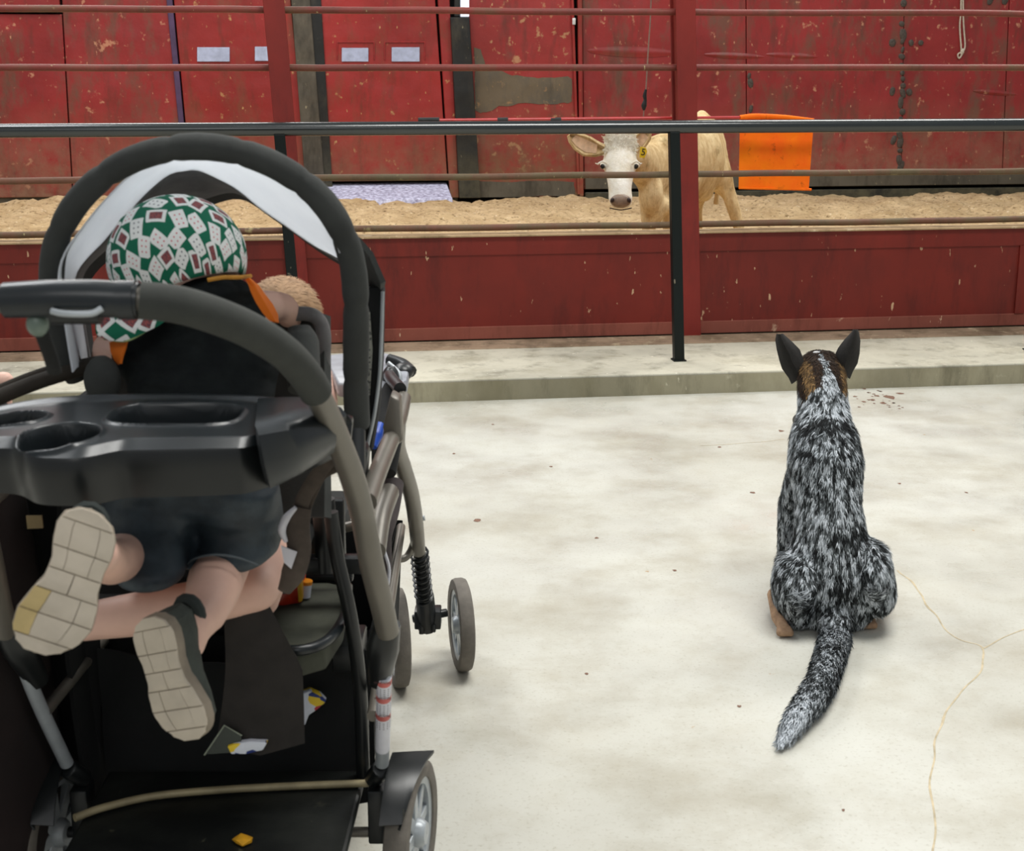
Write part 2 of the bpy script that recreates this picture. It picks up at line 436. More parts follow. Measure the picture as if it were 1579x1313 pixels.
wpanel(1395, 1390, 1556, 1545, zat(289, 1150), ZT, 'panel', redw, off=0.0)
wpanel(1557, 1546, 2500, 2480, zat(289, 1150), ZT, 'panel', redw, off=-0.004)
wpanel(896, 902, 2500, 2480, zat(289, 1150), zat(270, 1150), 'bottom_strip', gryb, off=-0.015)
wpanel(900, 902, 2500, 2480, 0.05, zat(294, 1150), 'base_beam', blk, off=0.0)
wpanel(-1300, -1280, 500, 506, 0.05, zb+.05, 'base_beam', gryb, off=0.03)
wpanel(506, 510, 700, 706, 0.05, zb+.02, 'base_beam', blk, off=0.05)
# horizontal dents (raised folds) on the long panels
def fold(x0, x1, y0, y1, d=0.02, h=0.05):
    m = MB(); rws = []
    n = 26
    for i in range(n+1):
        t = i/n; p = Q(x0+(x1-x0)*t, y0+(y1-y0)*t, WO-0.004); e = math.sin(math.pi*t)**0.5
        row = []
        for k in range(7):
            a = k/6; row.append(p+Vector((0, 0, (a-0.5)*h*e))-N*(d*e*math.sin(math.pi*a)**2*(0.8+0.4*noise.noise(p*5))))
        rws.append(row)
    m.loft(rws, closed=False); m.build('fold', redw, wall)
fold(905, 1045, 78, 82, 0.012, 0.10); fold(1085, 1180, 84, 88, 0.014, 0.06); fold(1180, 1262, 84, 88, 0.014, 0.06); fold(1500, 1570, 140, 146, 0.012, 0.05)
# weld blobs along the seam
weld = M('dark_weld_metal', (78, 68, 60), 0.6, 0.1, var=0.3, scale=60)
rw = random.Random(5)
blobs = []
y = 5
while y < 262:
    blobs.append((1393-(y/265)*5+rw.uniform(-2, 2), y, rw.uniform(3.2, 5.5))); y += rw.uniform(9, 17)
blobs += [(1376, 66, 5), (1405, 66, 4), (1420, 66, 4.5), (1376, 141, 4), (1402, 142, 5), (1378, 216, 5), (1527, 0, 5), (1550, 0, 5), (1157, 128, 5), (1155, 117, 3), (1158, 168, 3.5)]
for x, yy, r in blobs:
    m = MB(); p = Q(x, yy, WO-0.008); k = r/158.0
    m.ball(p, (k*rw.uniform(.8, 1.1), 0.007, k*rw.uniform(0.8, 1.9)), 6, Matrix.Rotation(rw.uniform(-.5, .5), 3, 'Y')); m.build('weld_bead', weld, wall)
# pale window papers in the doors
wp = M('pale_grey_pane', (176, 186, 214), 0.4, var=0.15, scale=14)
frm = M('red_pane_frame', (150, 40, 38), 0.5, scale=30)
def pane(x0, y0, x1, y1, par, frame=None):
    p = [Q(x0, y1, WO-0.012), Q(x1, y1, WO-0.012), Q(x1, y0, WO-0.012), Q(x0, y0, WO-0.012)]
    m = MB(); m.hexa(p, [q+N*0.01 for q in p]); m.build('pane', wp, par, smooth=False, bevel=0.002)
    if frame:
        for (ax, ay, bx, by) in ((frame[0], frame[1], frame[2], frame[1]), (frame[0], frame[1], frame[0], frame[3]), (frame[2], frame[1], frame[2], frame[3])):
            m = MB(); m.tube([Q(ax, ay, WO-0.004), Q(bx, by, WO-0.004)], 0.006, 6); m.build('pane_frame', frm, par)
pane(304, 73, 354, 95, dA); pane(393, 72, 420, 94, dA)
pane(527, 74, 568, 95, dB, (520, 65, 577, 92)); pane(604, 73, 647, 95, dB, (593, 65, 655, 92))
# bright gap above the black pillar and daylight threshold below the door
day = bpy.data.materials.new('daylight'); day.use_nodes = True
b_ = day.node_tree.nodes['Principled BSDF']; b_.inputs['Base Color'].default_value = (0.8, 0.85, 1, 1)
b_.inputs['Emission Color'].default_value = (0.85, 0.9, 1, 1); b_.inputs['Emission Strength'].default_value = 0.6
wpanel(710, 710, 723, 723, zat(26, 715), ZT, 'daylight_gap', day, off=-0.03, yb=26)
m = MB(); m.box(Q(885, 33, WO-0.03), (0.03, 0.03, 0.06)); m.build('latch', M('white_paint', (225, 225, 225), 0.5), wall, bevel=0.004)
# outside daylight put into the pale bluish colour of a sill under door B
sill = M('sill_daylight_tint', (214, 216, 240), 0.7, var=0.12, scale=30, col2=(126, 122, 148))
m = MB(); p = [Q(500, 303, WO-0.25), Q(692, 300, WO-0.25)]
zs = SAND+0.02
ss0 = SZ(500, 290, WO)[0]; ss1 = SZ(690, 290, WO)[0]
m.hexa([L(ss0-.3, zs-.15, WO-0.55), L(ss1, zs-.15, WO-0.55), L(ss1, zs-.15, WO+0.12), L(ss0-.3, zs-.15, WO+0.12)],
       [L(ss0-.3, zs-.0, WO-0.50), L(ss1, zs-.0, WO-0.50), L(ss1, zs+.10, WO+0.12), L(ss0-.3, zs+.10, WO+0.12)])
struct(m.build('daylight_sill', sill, smooth=False, bevel=0.01))

# ================================================================== RED ARENA FENCE
redf = worn('fence_red_paint', (136, 38, 30), (104, 32, 26), (196, 156, 120), 0.5, (0.5, 0.75), (0.76, 0.79), bs=0.1, fine=0.77)
redp = worn('kickboard_red_paint', (124, 35, 24), (92, 28, 22), (200, 164, 130), 0.55, (0.5, 0.8), (0.76, 0.79), bs=0.12, fine=0.70)
redd = worn('kickboard_dusty_red', (148, 82, 68), (124, 60, 48), (206, 172, 144), 0.8, (0.5, 0.8), (0.66, 0.74), bs=0.12)
rust = worn('rusty_pipe', (132, 56, 48), (98, 80, 56), (168, 152, 108), 0.55, (0.5, 0.68), (0.68, 0.75), bs=0.2)
rust2 = worn('mossy_pipe', (118, 78, 60), (96, 88, 62), (160, 150, 104), 0.65, (0.42, 0.6), (0.64, 0.72), bs=0.2)
dust = worn('dusty_ledge', (184, 156, 120), (112, 96, 66), (222, 204, 172), 0.9, (0.55, 0.7), (0.6, 0.7), bs=0.2)
wood = worn('grimy_wood_strip', (160, 136, 112), (92, 74, 54), (190, 172, 142), 0.9, (0.45, 0.65), (0.6, 0.7), bs=0.3)
fence = thing('arena_fence', 'tall red steel arena fence of posts and pipe rails above a red kickboard', 'fence', L(0, CURB, 0))
ZP0 = 0.105
def leaned(s, z): return s - LEAN*(z-1.2)
sR = SZ(1053, 17)[0]+LEAN*(1.76-1.2); sL = SZ(421, 17)[0]+LEAN*(1.76-1.2); dS = sR-sL
posts = [sL-2*dS, sL-dS, sL, sR, sR+dS*1.02, sR+2.04*dS]
def leanbox(s, w_, z0, z1, o0, o1):
    a = [L(leaned(s, z0)+dx, z0, o) for dx, o in ((-w_/2, o0), (w_/2, o0), (w_/2, o1), (-w_/2, o1))]
    b = [L(leaned(s, z1)+dx, z1, o) for dx, o in ((-w_/2, o0), (w_/2, o0), (w_/2, o1), (-w_/2, o1))]
    return a, b
for s in posts:
    # wide-flange column: two flanges and a web
    m = MB(); m.hexa(*leanbox(s, 0.094, ZP0-.012, 2.45, -0.035, -0.022)); m.hexa(*leanbox(s, 0.094, ZP0-.012, 2.45, 0.075, 0.088)); m.hexa(*leanbox(s, 0.07, ZP0-.012, 2.45, -0.022, 0.075))
    m.build('post', redf, fence, smooth=False, bevel=0.003)
for zc, px in ((SZ(800, 17)[1], 0), (SZ(800, 104.3)[1], 0), (SZ(800, 195)[1], 0), (SZ(800, 272)[1], 1), (SZ(800, 351)[1], 1), (2.03, 0), (2.3, 0)):
    for i in range(len(posts)-1):
        s0 = leaned(posts[i], zc)+.035; s1 = leaned(posts[i+1], zc)-.035
        pts = [L(s0+(s1-s0)*k/12, zc+0.006*noise.noise(Vector((s0+k*.3, zc*5, 0)))*(0 < k < 12), 0.025) for k in range(13)]
        m = MB(); m.tube(pts, 0.0155, 10)
        if px:
            pass
        m.build('rail', rust2 if px else rust, fence)
zt = SZ(800, 362)[1]; zu = SZ(800, 392)[1]; zl = SZ(1000, 497)[1]; zbm = SZ(1000, 516)[1]
print('kick', zt, zu, zl, zbm)
for i in range(len(posts)-1):
    s0, s1 = posts[i]+.044, posts[i+1]-.044
    def kb(z0, z1, o0, o1, name, mat, e=0.0, bev=0.003):
        a = [L(leaned(s0, z0)+e, z0, o0), L(leaned(s1, z0)-e, z0, o0), L(leaned(s1, z0)-e, z0, o1), L(leaned(s0, z0)+e, z0, o1)]
        b = [L(leaned(s0, z1)+e, z1, o0), L(leaned(s1, z1)-e, z1, o0), L(leaned(s1, z1)-e, z1, o1), L(leaned(s0, z1)+e, z1, o1)]
        m = MB(); m.hexa(a, b); return m.build(name, mat, fence, smooth=False, bevel=bev)
    kb(zt-.006, zt+.004, -0.03, 0.1, 'kickboard_ledge', dust)
    kb(zu, zt-.006, -0.012, -0.0045, 'kickboard_channel', redp, bev=0)
    kb(zl, zt-.006, -0.005, 0.012, 'kickboard', redp, bev=0)
    kb(zbm, zl, -0.012, 0.01, 'kickboard_foot', redd)
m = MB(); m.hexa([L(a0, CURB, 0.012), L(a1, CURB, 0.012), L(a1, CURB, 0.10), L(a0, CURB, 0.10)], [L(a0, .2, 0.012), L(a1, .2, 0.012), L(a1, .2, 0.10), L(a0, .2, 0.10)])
m.build('gap_shade_backing', blk, fence, smooth=False)  # black backing added so the gap under the kickboard reads as shadow
# plank strips lying along the foot of the kickboard
m = MB(); m.hexa([L(a0, CURB, -0.09), L(a1, CURB, -0.09), L(a1, CURB, -0.02), L(a0, CURB, -0.02)], [L(a0, CURB+.012, -0.085), L(a1, CURB+.012, -0.085), L(a1, CURB+.016, -0.02), L(a0, CURB+.016, -0.02)])
tag(m.build('sill_plank', wood, smooth=False, bevel=0.003), 'long grimy wooden strip on the kerb against the foot of the red kickboard', 'plank')
m = MB(); m.hexa([L(a0, CURB, -0.17), L(a1, CURB, -0.17), L(a1, CURB, -0.10), L(a0, CURB, -0.10)], [L(a0, CURB+.006, -0.165), L(a1, CURB+.006, -0.165), L(a1, CURB+.010, -0.10), L(a0, CURB+.010, -0.10)])
tag(m.build('flat_plank', wood, smooth=False, bevel=0.002), 'thin worn wooden strip on the kerb, the nearer one in front of the kickboard', 'plank')
# panel joint near the right edge
sj = SZ(1573, 440)[0]
for z0, z1 in ((zl, zu),):
    m = MB(); m.box(L(sj, (z0+z1)/2, -0.012), (0.05, 0.012, z1-z0), Matrix.Rotation(YAW, 3, 'Z')); m.build('stiffener', redp, fence, smooth=False, bevel=0.002)

# ================================================================== BLACK GUARD RAIL
GO = (W(1046, 555, 6.39)-O).dot(N)
p = Wz(1046, 556, CURB); GO = (p-O).dot(N)
blkp = worn('black_gloss_paint', (18, 26, 27), (30, 38, 36), (120, 118, 104), 0.22, (0.5, 0.8), (0.76, 0.8), bs=0.05, fine=0.76)
blkp.node_tree.nodes['Principled BSDF'].inputs['Specular IOR Level'].default_value = 0.9
blkq = worn('black_post_paint', (17, 25, 24), (34, 36, 30), (120, 112, 96), 0.5, (0.55, 0.8), (0.7, 0.74), bs=0.08, fine=0.7)
blkq.node_tree.nodes['Principled BSDF'].inputs['Specular IOR Level'].default_value = 0.22
gr = thing('guard_rail', 'black round steel guard rail on square posts standing on the kerb', 'railing', L(0, CURB, GO))
zr = SZ(800, 197, GO)[1]
m = MB(); m.tube([L(a0, zr, GO), L(-1, zr, GO), L(3, zr, GO), L(a1, zr, GO)], 0.029, 20); m.build('top_rail', blkp, gr)
gR = SZ(1046, 540, GO)[0]+LEAN*(CURB+.05-1.0); gL_ = SZ(434, 230, GO)[0]+LEAN*(1.0-1.0)
gd = gR-gL_
for s in (gL_-2*gd, gL_-gd, gL_, gR, gR+gd, gR+2*gd):
    def lb(z0, z1, ww):
        f = lambda z: s-LEAN*(z-1.0)
        a = [L(f(z0)+dx, z0, GO+dy) for dx, dy in ((-ww, -ww), (ww, -ww), (ww, ww), (-ww, ww))]
        b = [L(f(z1)+dx, z1, GO+dy) for dx, dy in ((-ww, -ww), (ww, -ww), (ww, ww), (-ww, ww))]
        return a, b
    m = MB(); m.hexa(*lb(CURB, zr-.02, 0.023)); m.build('post', blkq, gr, smooth=False, bevel=0.004)
    m = MB(); m.hexa(*lb(CURB, CURB+.006, 0.03)); m.build('base_plate', blkq, gr, smooth=False, bevel=0.002)
#--PART2

# ================================================================== SMALL THINGS AT THE FENCE
orange = M('orange_flag_cloth', (255, 122, 14), 0.7, var=0.1, scale=9, bs=0.3, bscale=30, bdist=0.004, col2=(240, 96, 12))
def flag_mat():
    m, nt, b = base('orange_cloth_grubby', 0.7, 0, 0.2); v = coords(nt)
    c = mix(nt, ramp(nt, noi(nt, v, 4, 6, 0.6), 0.35, 0.65), srgb((255, 132, 10)), srgb((252, 104, 16)))
    c = mix(nt, mt(nt, 'MULTIPLY', ramp(nt, noi(nt, v, 26, 7, 0.7), 0.6, 0.72), 0.75), c, srgb((150, 66, 14)))
    nt.links.new(c, b.inputs['Base Color']); bump(nt, b, noi(nt, v, 8, 3), 0.5, 0.02); return m
rodm = M('red_rod', (196, 40, 42), 0.35, var=0.1)
FO = 0.13
fl = thing('flag', 'orange flag on a long thin red rod, hanging behind the rails right of the calf', 'flag', Q(1140, 183, FO))
m = MB(); m.tube([Q(650, 185.5, FO), Q(900, 183, FO), Q(1142, 181, FO)], 0.0065, 8); m.build('rod', rodm, fl)
for px, ww in ((661, .05), (775, .025), (857, .025)):
    m = MB(); m.tube([Q(px, 185, FO)-U*ww, Q(px, 184.8, FO)+U*ww], 0.011, 8); m.build('rod_clamp', M('dark_rubber', (40, 42, 42), 0.7), fl)
rows = []
for i in range(21):
    row = []
    for j in range(25):
        u = j/24; v = i/20
        x = 1141+(1255-1141)*u+(-2*v)-(2*v*u*3); y = 183+(291-183)*v + (3*u if i == 0 else 1*u)
        p = Q(x, y, FO+0.012*noise.noise(Vector((u*3, v*2.5, 2)))*min(1, v*3)-0.002)
        row.append(p)
    rows.append(row)
m = MB(); m.sheet(rows, 0.0025); fm = flag_mat(); m.build('cloth', fm, fl)
m = MB(); m.tube([Q(1141, 181.5, FO), Q(1165, 179.5, FO), Q(1210, 181, FO), Q(1255, 185, FO)], [0.012, 0.014, 0.012, 0.007], 10, smooth=3); m.build('hem', fm, fl)
m = MB(); m.tube([Q(1140, 290, FO), Q(1180, 291, FO-.003), Q(1251, 292.5, FO)], 0.006, 8, smooth=3); m.build('hem', fm, fl)
ropem = M('pale_rope', (206, 196, 178), 0.9, var=0.2, scale=90)
rp = thing('rope_loop', 'pale thin rope hanging in a knotted loop on the far red wall', 'rope', Q(1482, 88, WO-.05))
for x0, x1 in ((1482, 1481), (1485, 1487)):
    m = MB(); m.tube([Q(x0-1, -150, WO-.02), Q(x0, 0, WO-.02), Q(x1-1, 40, WO-.02), Q(x1+1, 72, WO-.02), Q(1482, 84, WO-.02)], 0.0075, 6, smooth=4); m.build('strand', ropem, rp)
m = MB(); m.ball(Q(1484, 79, WO-.02), (0.02, 0.015, 0.03), 6); m.tube([Q(1483, 80, WO-.02), Q(1477, 84, WO-.02), Q(1479, 90, WO-.02), Q(1484, 83, WO-.02)], 0.008, 6, smooth=3); m.build('knot', ropem, rp)
co = thing('pull_cord', 'thin cord with a black toggle hanging above the calf', 'cord', Q(993, 180, 0.3))
m = MB(); m.tube([Q(1007, -200, .3), Q(1004, 0, .3), Q(1000, 70, .3), Q(996, 140, .3)], 0.0035, 6, smooth=4); m.build('line', M('cord_grey', (150, 120, 106), 0.8), co)
m = MB(); m.tube([Q(996, 138, .3), Q(994, 148, .3), Q(995, 154, .3), Q(993, 163, .3), Q(993, 170, .3)], [.006, .010, .008, .014, .006], 8, smooth=2); m.build('toggle', M('black_rubber', (26, 26, 26), 0.6), co)
m = MB(); m.tube([Q(993, 168, .3), Q(992, 183, .3)], 0.003, 6); m.build('tail', M('cord_grey'), co)

# ================================================================== STROLLER
frame = M('pewter_frame_metal', (118, 113, 104), 0.38, 0.35, var=0.08, scale=12, bs=0.03)
plast = M('black_moulded_plastic', (22, 25, 26), 0.36, var=0.12, scale=25, bs=0.12, bscale=300, bdist=0.0006)
plast2 = M('dark_slate_plastic', (32, 37, 40), 0.3, var=0.12, scale=25, bs=0.12, bscale=300, bdist=0.0006)
foam = M('black_foam_grip', (56, 58, 54), 0.85, var=0.08, scale=40, bs=0.25, bscale=260, bdist=0.001)
cloth = M('charcoal_canvas', (60, 62, 60), 0.9, var=0.14, scale=14, bs=0.4, bscale=120, bdist=0.0015)
cloth2 = M('black_canvas', (15, 17, 17), 0.92, var=0.14, scale=14, bs=0.4, bscale=120, bdist=0.0015)
brownc = M('brown_grey_webbing', (86, 76, 68), 0.9, var=0.14, scale=50, bs=0.3)
def silver_mat():
    m, nt, b = base('silver_lining', 0.55, 0.0, 0.5); v = coords(nt)
    nt.links.new(mix(nt, ramp(nt, noi(nt, v, 9, 4), 0.35, 0.7), srgb((228, 231, 234)), srgb((205, 210, 216))), b.inputs['Base Color'])
    bump(nt, b, noi(nt, v, 14, 3), 0.5, 0.012)
    tr = nd(nt, 'ShaderNodeBsdfTranslucent'); tr.inputs[0].default_value = (0.93, 0.95, 0.98, 1)
    mx = nd(nt, 'ShaderNodeMixShader'); mx.inputs[0].default_value = 0.6
    nt.links.new(b.outputs[0], mx.inputs[1]); nt.links.new(tr.outputs[0], mx.inputs[2])
    nt.links.new(mx.outputs[0], nt.nodes['Material Output'].inputs[0]); return m
silver = silver_mat()
rubber = M('grey_rubber_tyre', (112, 106, 98), 0.8, var=0.12, scale=40, bs=0.3)
hubm = M('silver_hub_plastic', (176, 182, 186), 0.35, 0.2, var=0.1, scale=20)
skin = M('child_skin', (228, 186, 168), 0.55, var=0.05, scale=14, bs=0.1)
white = M('white_label', (222, 222, 230), 0.5, var=0.05)
CX = -0.48
st = thing('tandem_stroller', 'black and grey tandem stroller with a canopy hoop, parked with its back to the viewer', 'stroller', (CX, 2.5, 0))
def T(name, pts, r, mat, par=None, sm=6, n=14, **k):
    m = MB(); m.tube(pts, r, n, smooth=sm, **k); return m.build(name, mat, par or st)
def mir(p): return Vector((2*CX-p.x, p.y, p.z))
# handlebar
hb_pts = [(215, 463, 1.50), (275, 470, 1.51), (335, 488, 1.54), (390, 512, 1.58), (440, 545, 1.63), (472, 580, 1.68), (487, 604, 1.71)]
R_ = [W(*p) for p in hb_pts]
bar = T('handlebar', [mir(p) for p in R_[::-1]][:-1]+[mir(R_[0]), R_[0]]+R_[1:], 0.0145, frame)
g = T('foam_grip', R_, 0.0205, foam, bar, n=18); g2 = T('foam_grip', [mir(p) for p in R_], 0.0205, foam, bar, n=18)
cc = [W(212, 463, 1.5), W(150, 460, 1.5), W(80, 459, 1.495), W(12, 461, 1.5), W(8, 461, 1.5)]
T('centre_sleeve', [W(214, 463.5, 1.5), W(150, 461, 1.498), W(80, 461, 1.498), W(8, 463.5, 1.5)], [0.019, 0.0205, 0.0205, 0.019], plast2, bar, n=18)
m = MB(); m.tube([W(183, 463, 1.5), W(210, 463, 1.5)], 0.0212, 18); m.build('collar', plast2, bar)
# folding latch under the sleeve
m = MB(); m.tube([W(80, 478, 1.492), W(155, 478, 1.492)], [0.013, 0.013], 12, flat=1.2); m.build('latch_block', plast, bar)
m = MB(); m.tube([W(80, 480, 1.475), W(100, 484, 1.47), W(140, 484, 1.47), W(157, 476, 1.475)], 0.0035, 8, smooth=3); m.build('latch_lever', hubm, bar)
# little knob and strap at the left
m = MB(); m.ball(W(58, 500, 1.5), (0.012, 0.012, 0.014), 8); m.tube([W(52, 480, 1.5), W(58, 498, 1.5)], 0.009, 10); m.build('cord_ball', M('grey_green_plastic', (120, 136, 124), 0.35), bar)
T('wrist_strap', [W(62, 508, 1.5), W(72, 535, 1.52), W(80, 558, 1.54), (W(84, 574, 1.56))], 0.008, cloth2, bar, flat=0.5)
# upper frame tubes
RT = [W(484, 596, 1.705), W(505, 640, 1.76), W(528, 695, 1.82), W(546, 745, 1.87), W(560, 800, 1.92), W(573, 870, 1.96), W(588, 930, 2.0), W(598, 975, 2.03)]
T('upper_frame_tube', RT, [.0165, .0165, .017, .0175, .0175, .018, .018, .0175], frame, n=18)
T('upper_frame_tube', [mir(p) for p in RT], .0175, frame, n=18)
LT = [W(592, 1040, 2.07), W(592, 1100, 2.11), W(589, 1178, 2.17)]
hng = MB(); hng.tube([W(598, 962, 2.035), W(590, 1000, 2.05), W(585, 1050, 2.09)], [0.02, 0.026, 0.018], 12, smooth=3); hng.build('fold_hinge', plast, st)
hng = MB(); hng.tube([mir(W(598, 962, 2.035)), mir(W(590, 1000, 2.05)), mir(W(585, 1050, 2.09))], [0.02, 0.026, 0.018], 12, smooth=3); hng.build('fold_hinge', plast, st)
T('rear_leg_tube', [W(597, 985, 2.055)]+LT, .0115, hubm, n=16); T('rear_leg_tube', [mir(p) for p in [W(597, 985, 2.055)]+LT], .0115, hubm, n=16)
# warning sticker wrapped round the leg
lab = MB(); lab.tube([W(592.3, 1043, 2.068), W(589.8, 1155, 2.148)], 0.0121, 16); lb_ = lab.build('sticker', white, st); lb_['label'] = 'white warning sticker with pink bands'
pinkm = M('pink_band', (222, 116, 110), 0.5); inkm = M('grey_ink', (110, 108, 116), 0.6)
def along(y0, y1, r, mat, name, n=16):
    a, b = W(592.3, 1043, 2.068), W(589.8, 1155, 2.148)
    m = MB(); m.tube([a.lerp(b, (y0-1043)/112), a.lerp(b, (y1-1043)/112)], r, n); m.build(name, mat, lb_)
for y in (1045, 1069, 1096): along(y, y+7, 0.01225, pinkm, 'printed_band')
for y0 in list(range(1055, 1068, 3))+list(range(1079, 1095, 3))+list(range(1106, 1118, 3)): along(y0, y0+1, 0.0122, inkm, 'print_line', 12)
wm = M('dark_ink', (70, 30, 34), 0.6)
for y, t in ((1048.5, 'WARNING'), (1072.5, 'WARNING'), (1099.5, 'WARNING')):
    p = W(591, y, 2.06+(y-1043)*0.0007)+Vector((0, -0.0125, 0))
    text('lettering', t, 0.0055, wm, Matrix.Translation(p) @ Matrix.Rotation(math.pi/2, 4, 'X'), lb_)
# console tray: height-field with wells and a skirt
nx, ny = 300, 130
xl, xr = -0.79, -0.223
def near(x):
    u = max(-1.1, (x-CX)/(xr-CX))   # -1..1
    d = 1.690 + 0.05*u*u
    # cup bulge left of centre and its mirror
    for c, wv, a in ((W(88, 700, 1.66).x, 0.055, 0.055),): d -= a*math.exp(-((x-c)/wv)**4)*0.75
    if u > 0.55: d += 0.20*((u-0.55)/0.45)**1.5
    return d
def far(x):
    u = (x-CX)/(xr-CX)
    if u > .7: return 1.93-0.035*u*u+.03*((u-.7)/.3)**2
    return 1.93-0.035*abs(u)**2
ztr = 0.952
def well(x, y, cx, cy, rx, ry, e=4):
    return (abs((x-cx)/rx)**e+abs((y-cy)/ry)**e)
c1 = Wz(92, 672, ztr); c2 = Wz(272, 640, ztr); c3 = Wz(5, 643, ztr)
rows = []
for j in range(ny):
    row = []
    for i in range(nx):
        x = xl+(xr-xl)*i/(nx-1); n_, f_ = near(x), far(x); y = n_+(f_-n_)*j/(ny-1)
        u = (x-CX)/(xr-CX)
        z = ztr - 0.02*min(1, abs(u))**4 + 0.006*math.exp(-((f_-y)/0.012)**2)-0.01*max(0, 1-(y-n_)/0.02)
        for (c, rx, ry, dep, ex) in ((c1, 0.043, 0.05, 0.055, 2.2), (c2, 0.078, 0.054, 0.04, 3.5), (c3, 0.05, 0.034, 0.04, 2.6)):
            wv = well(x, y, c.x, c.y, rx, ry, ex)
            if wv < 1.25:
                k = min(1, max(0, (1.25-wv)/0.33)); k = k*k*(3-2*k); z += -dep*k
            if 1.15 < wv < 1.9: z += 0.0035*math.exp(-((wv-1.45)/0.16)**2)
        row.append(Vector((x, y, z)))
    rows.append(row)
m = MB(); m.loft(rows, closed=False)
tray = m.build('console_tray', plast2, st, angle=60)
# skirt round the tray
per = [rows[0][i] for i in range(nx)]+[rows[j][-1] for j in range(1, ny)]+[rows[-1][i] for i in range(nx-2, -1, -1)]+[rows[j][0] for j in range(ny-2, 0, -1)]
cen = Vector((CX, 1.82, 0)); sk = []
for k, (dz, ins) in enumerate(((0.0, 0), (-0.006, -0.003), (-0.03, -0.001), (-0.066, 0.012))):
    sk.append([Vector((p.x+(cen.x-p.x)*ins, p.y+(cen.y-p.y)*ins*6*(1 if k else 0), (p.z if k < 2 else ztr-0.008)+dz)) for p in per])
m = MB(); m.loft(sk, cap=False); m.v += []; m.build('tray_skirt', plast, tray, angle=60)
# end caps clamping the tray to the frame
rws = [catmull([W(*p) for p in r_], 4) for r_ in (
    ((398, 621, 1.90), (450, 619, 1.89), (500, 620, 1.87)),
    ((396, 650, 1.735), (450, 640, 1.75), (509, 640, 1.80)),
    ((394, 664, 1.69), (450, 654, 1.715), (512, 651, 1.78)),
    ((397, 674, 1.675), (452, 664, 1.70), (513, 658, 1.77)),
    ((404, 712, 1.672), (456, 697, 1.70), (513, 678, 1.77)),
    ((413, 748, 1.68), (460, 724, 1.71), (511, 692, 1.78)),
    ((416, 744, 1.76), (462, 720, 1.78), (508, 690, 1.82)))]
m = MB(); m.sheet(rws, 0.012); m.build('tray_end', plast2, st, angle=60)
# canopy hoop
hp = [(118, 585, 2.08), (92, 520, 2.06), (80, 450, 2.03), (84, 385, 2.0), (108, 328, 1.98), (150, 280, 1.97), (205, 246, 1.96), (265, 229, 1.955), (325, 227, 1.955), (385, 239, 1.96), (440, 264, 1.965), (490, 302, 1.97), (524, 350, 1.98), (543, 405, 2.0), (549, 470, 2.02), (549, 540, 2.05), (549, 600, 2.08), (551, 655, 2.1)]
hc = catmull([W(*p) for p in hp], 8); rr = []
for i, p in enumerate(hc):
    pch = 1-0.13*max(0, math.cos(i*2*math.pi/14))**10+0.03*noise.noise(Vector((i*.35, 0, 0)))
    rr.append((0.0175+0.002*(i/len(hc)))*pch)
m = MB(); m.tube(hc, rr, 18, up=(0, 1, 0)); hoop = m.build('canopy_hoop', cloth, st)
Ap = [(112, 575), (100, 500), (90, 430), (103, 385), (142, 331), (194, 275), (258, 242), (301, 236), (366, 247), (430, 272), (474, 307), (506, 341), (524, 392)]
Bp = [(138, 572), (126, 495), (116, 425), (163, 369), (215, 309), (258, 270), (285, 262), (310, 262), (357, 287), (409, 326), (445, 351), (480, 375), (521, 399)]
Cp = [(142, 570), (130, 490), (128, 425), (172, 378), (224, 341), (258, 315), (285, 310), (310, 308), (362, 297), (411, 328), (448, 354), (482, 378), (522, 402)]
ra = resample(catmull([W(x, y, 1.975) for x, y in Ap], 6), 60); rb = resample(catmull([W(x, y, 2.2) for x, y in Bp], 6), 60); rc = resample(catmull([W(x, y, 2.34) for x, y in Cp], 6), 60)
rws = []
for k in range(9):
    t = k/8; rws.append([a.lerp(b, t)+Vector((0, 0, 0.008*math.sin(math.pi*t)+0.003*noise.noise(a*20+Vector((0, t*3, 0))))) for a, b in zip(ra, rb)])
m = MB(); m.sheet(rws, 0.002); m.build('canopy_lining', silver, st, angle=80)
rws = [[b.lerp(c, k/4) for b, c in zip(rb, rc)] for k in range(5)]
m = MB(); m.sheet(rws, 0.002); m.build('canopy_inner_panel', M('shaded_lining', (104, 104, 106), 0.9, scale=20, bs=0.3), st, angle=80)  # grey band: shade on the lining put into its colour
cn = W(315, 480, 2.1)
def outw(p, d, k=0.012):
    q = p-Vector((cn.x, p.y, cn.z)); return p+q.normalized()*k+Vector((0, d, 0))
rws = [[outw(b, 0, .008) for b in rb], [outw(c, 0, .006) for c in rc], [outw(c, 0.05, .006)+Vector((0, 0, -.02)) for c in rc]]
m = MB(); m.sheet(rws, 0.003); m.build('canopy_cover', cloth2, st, angle=80)
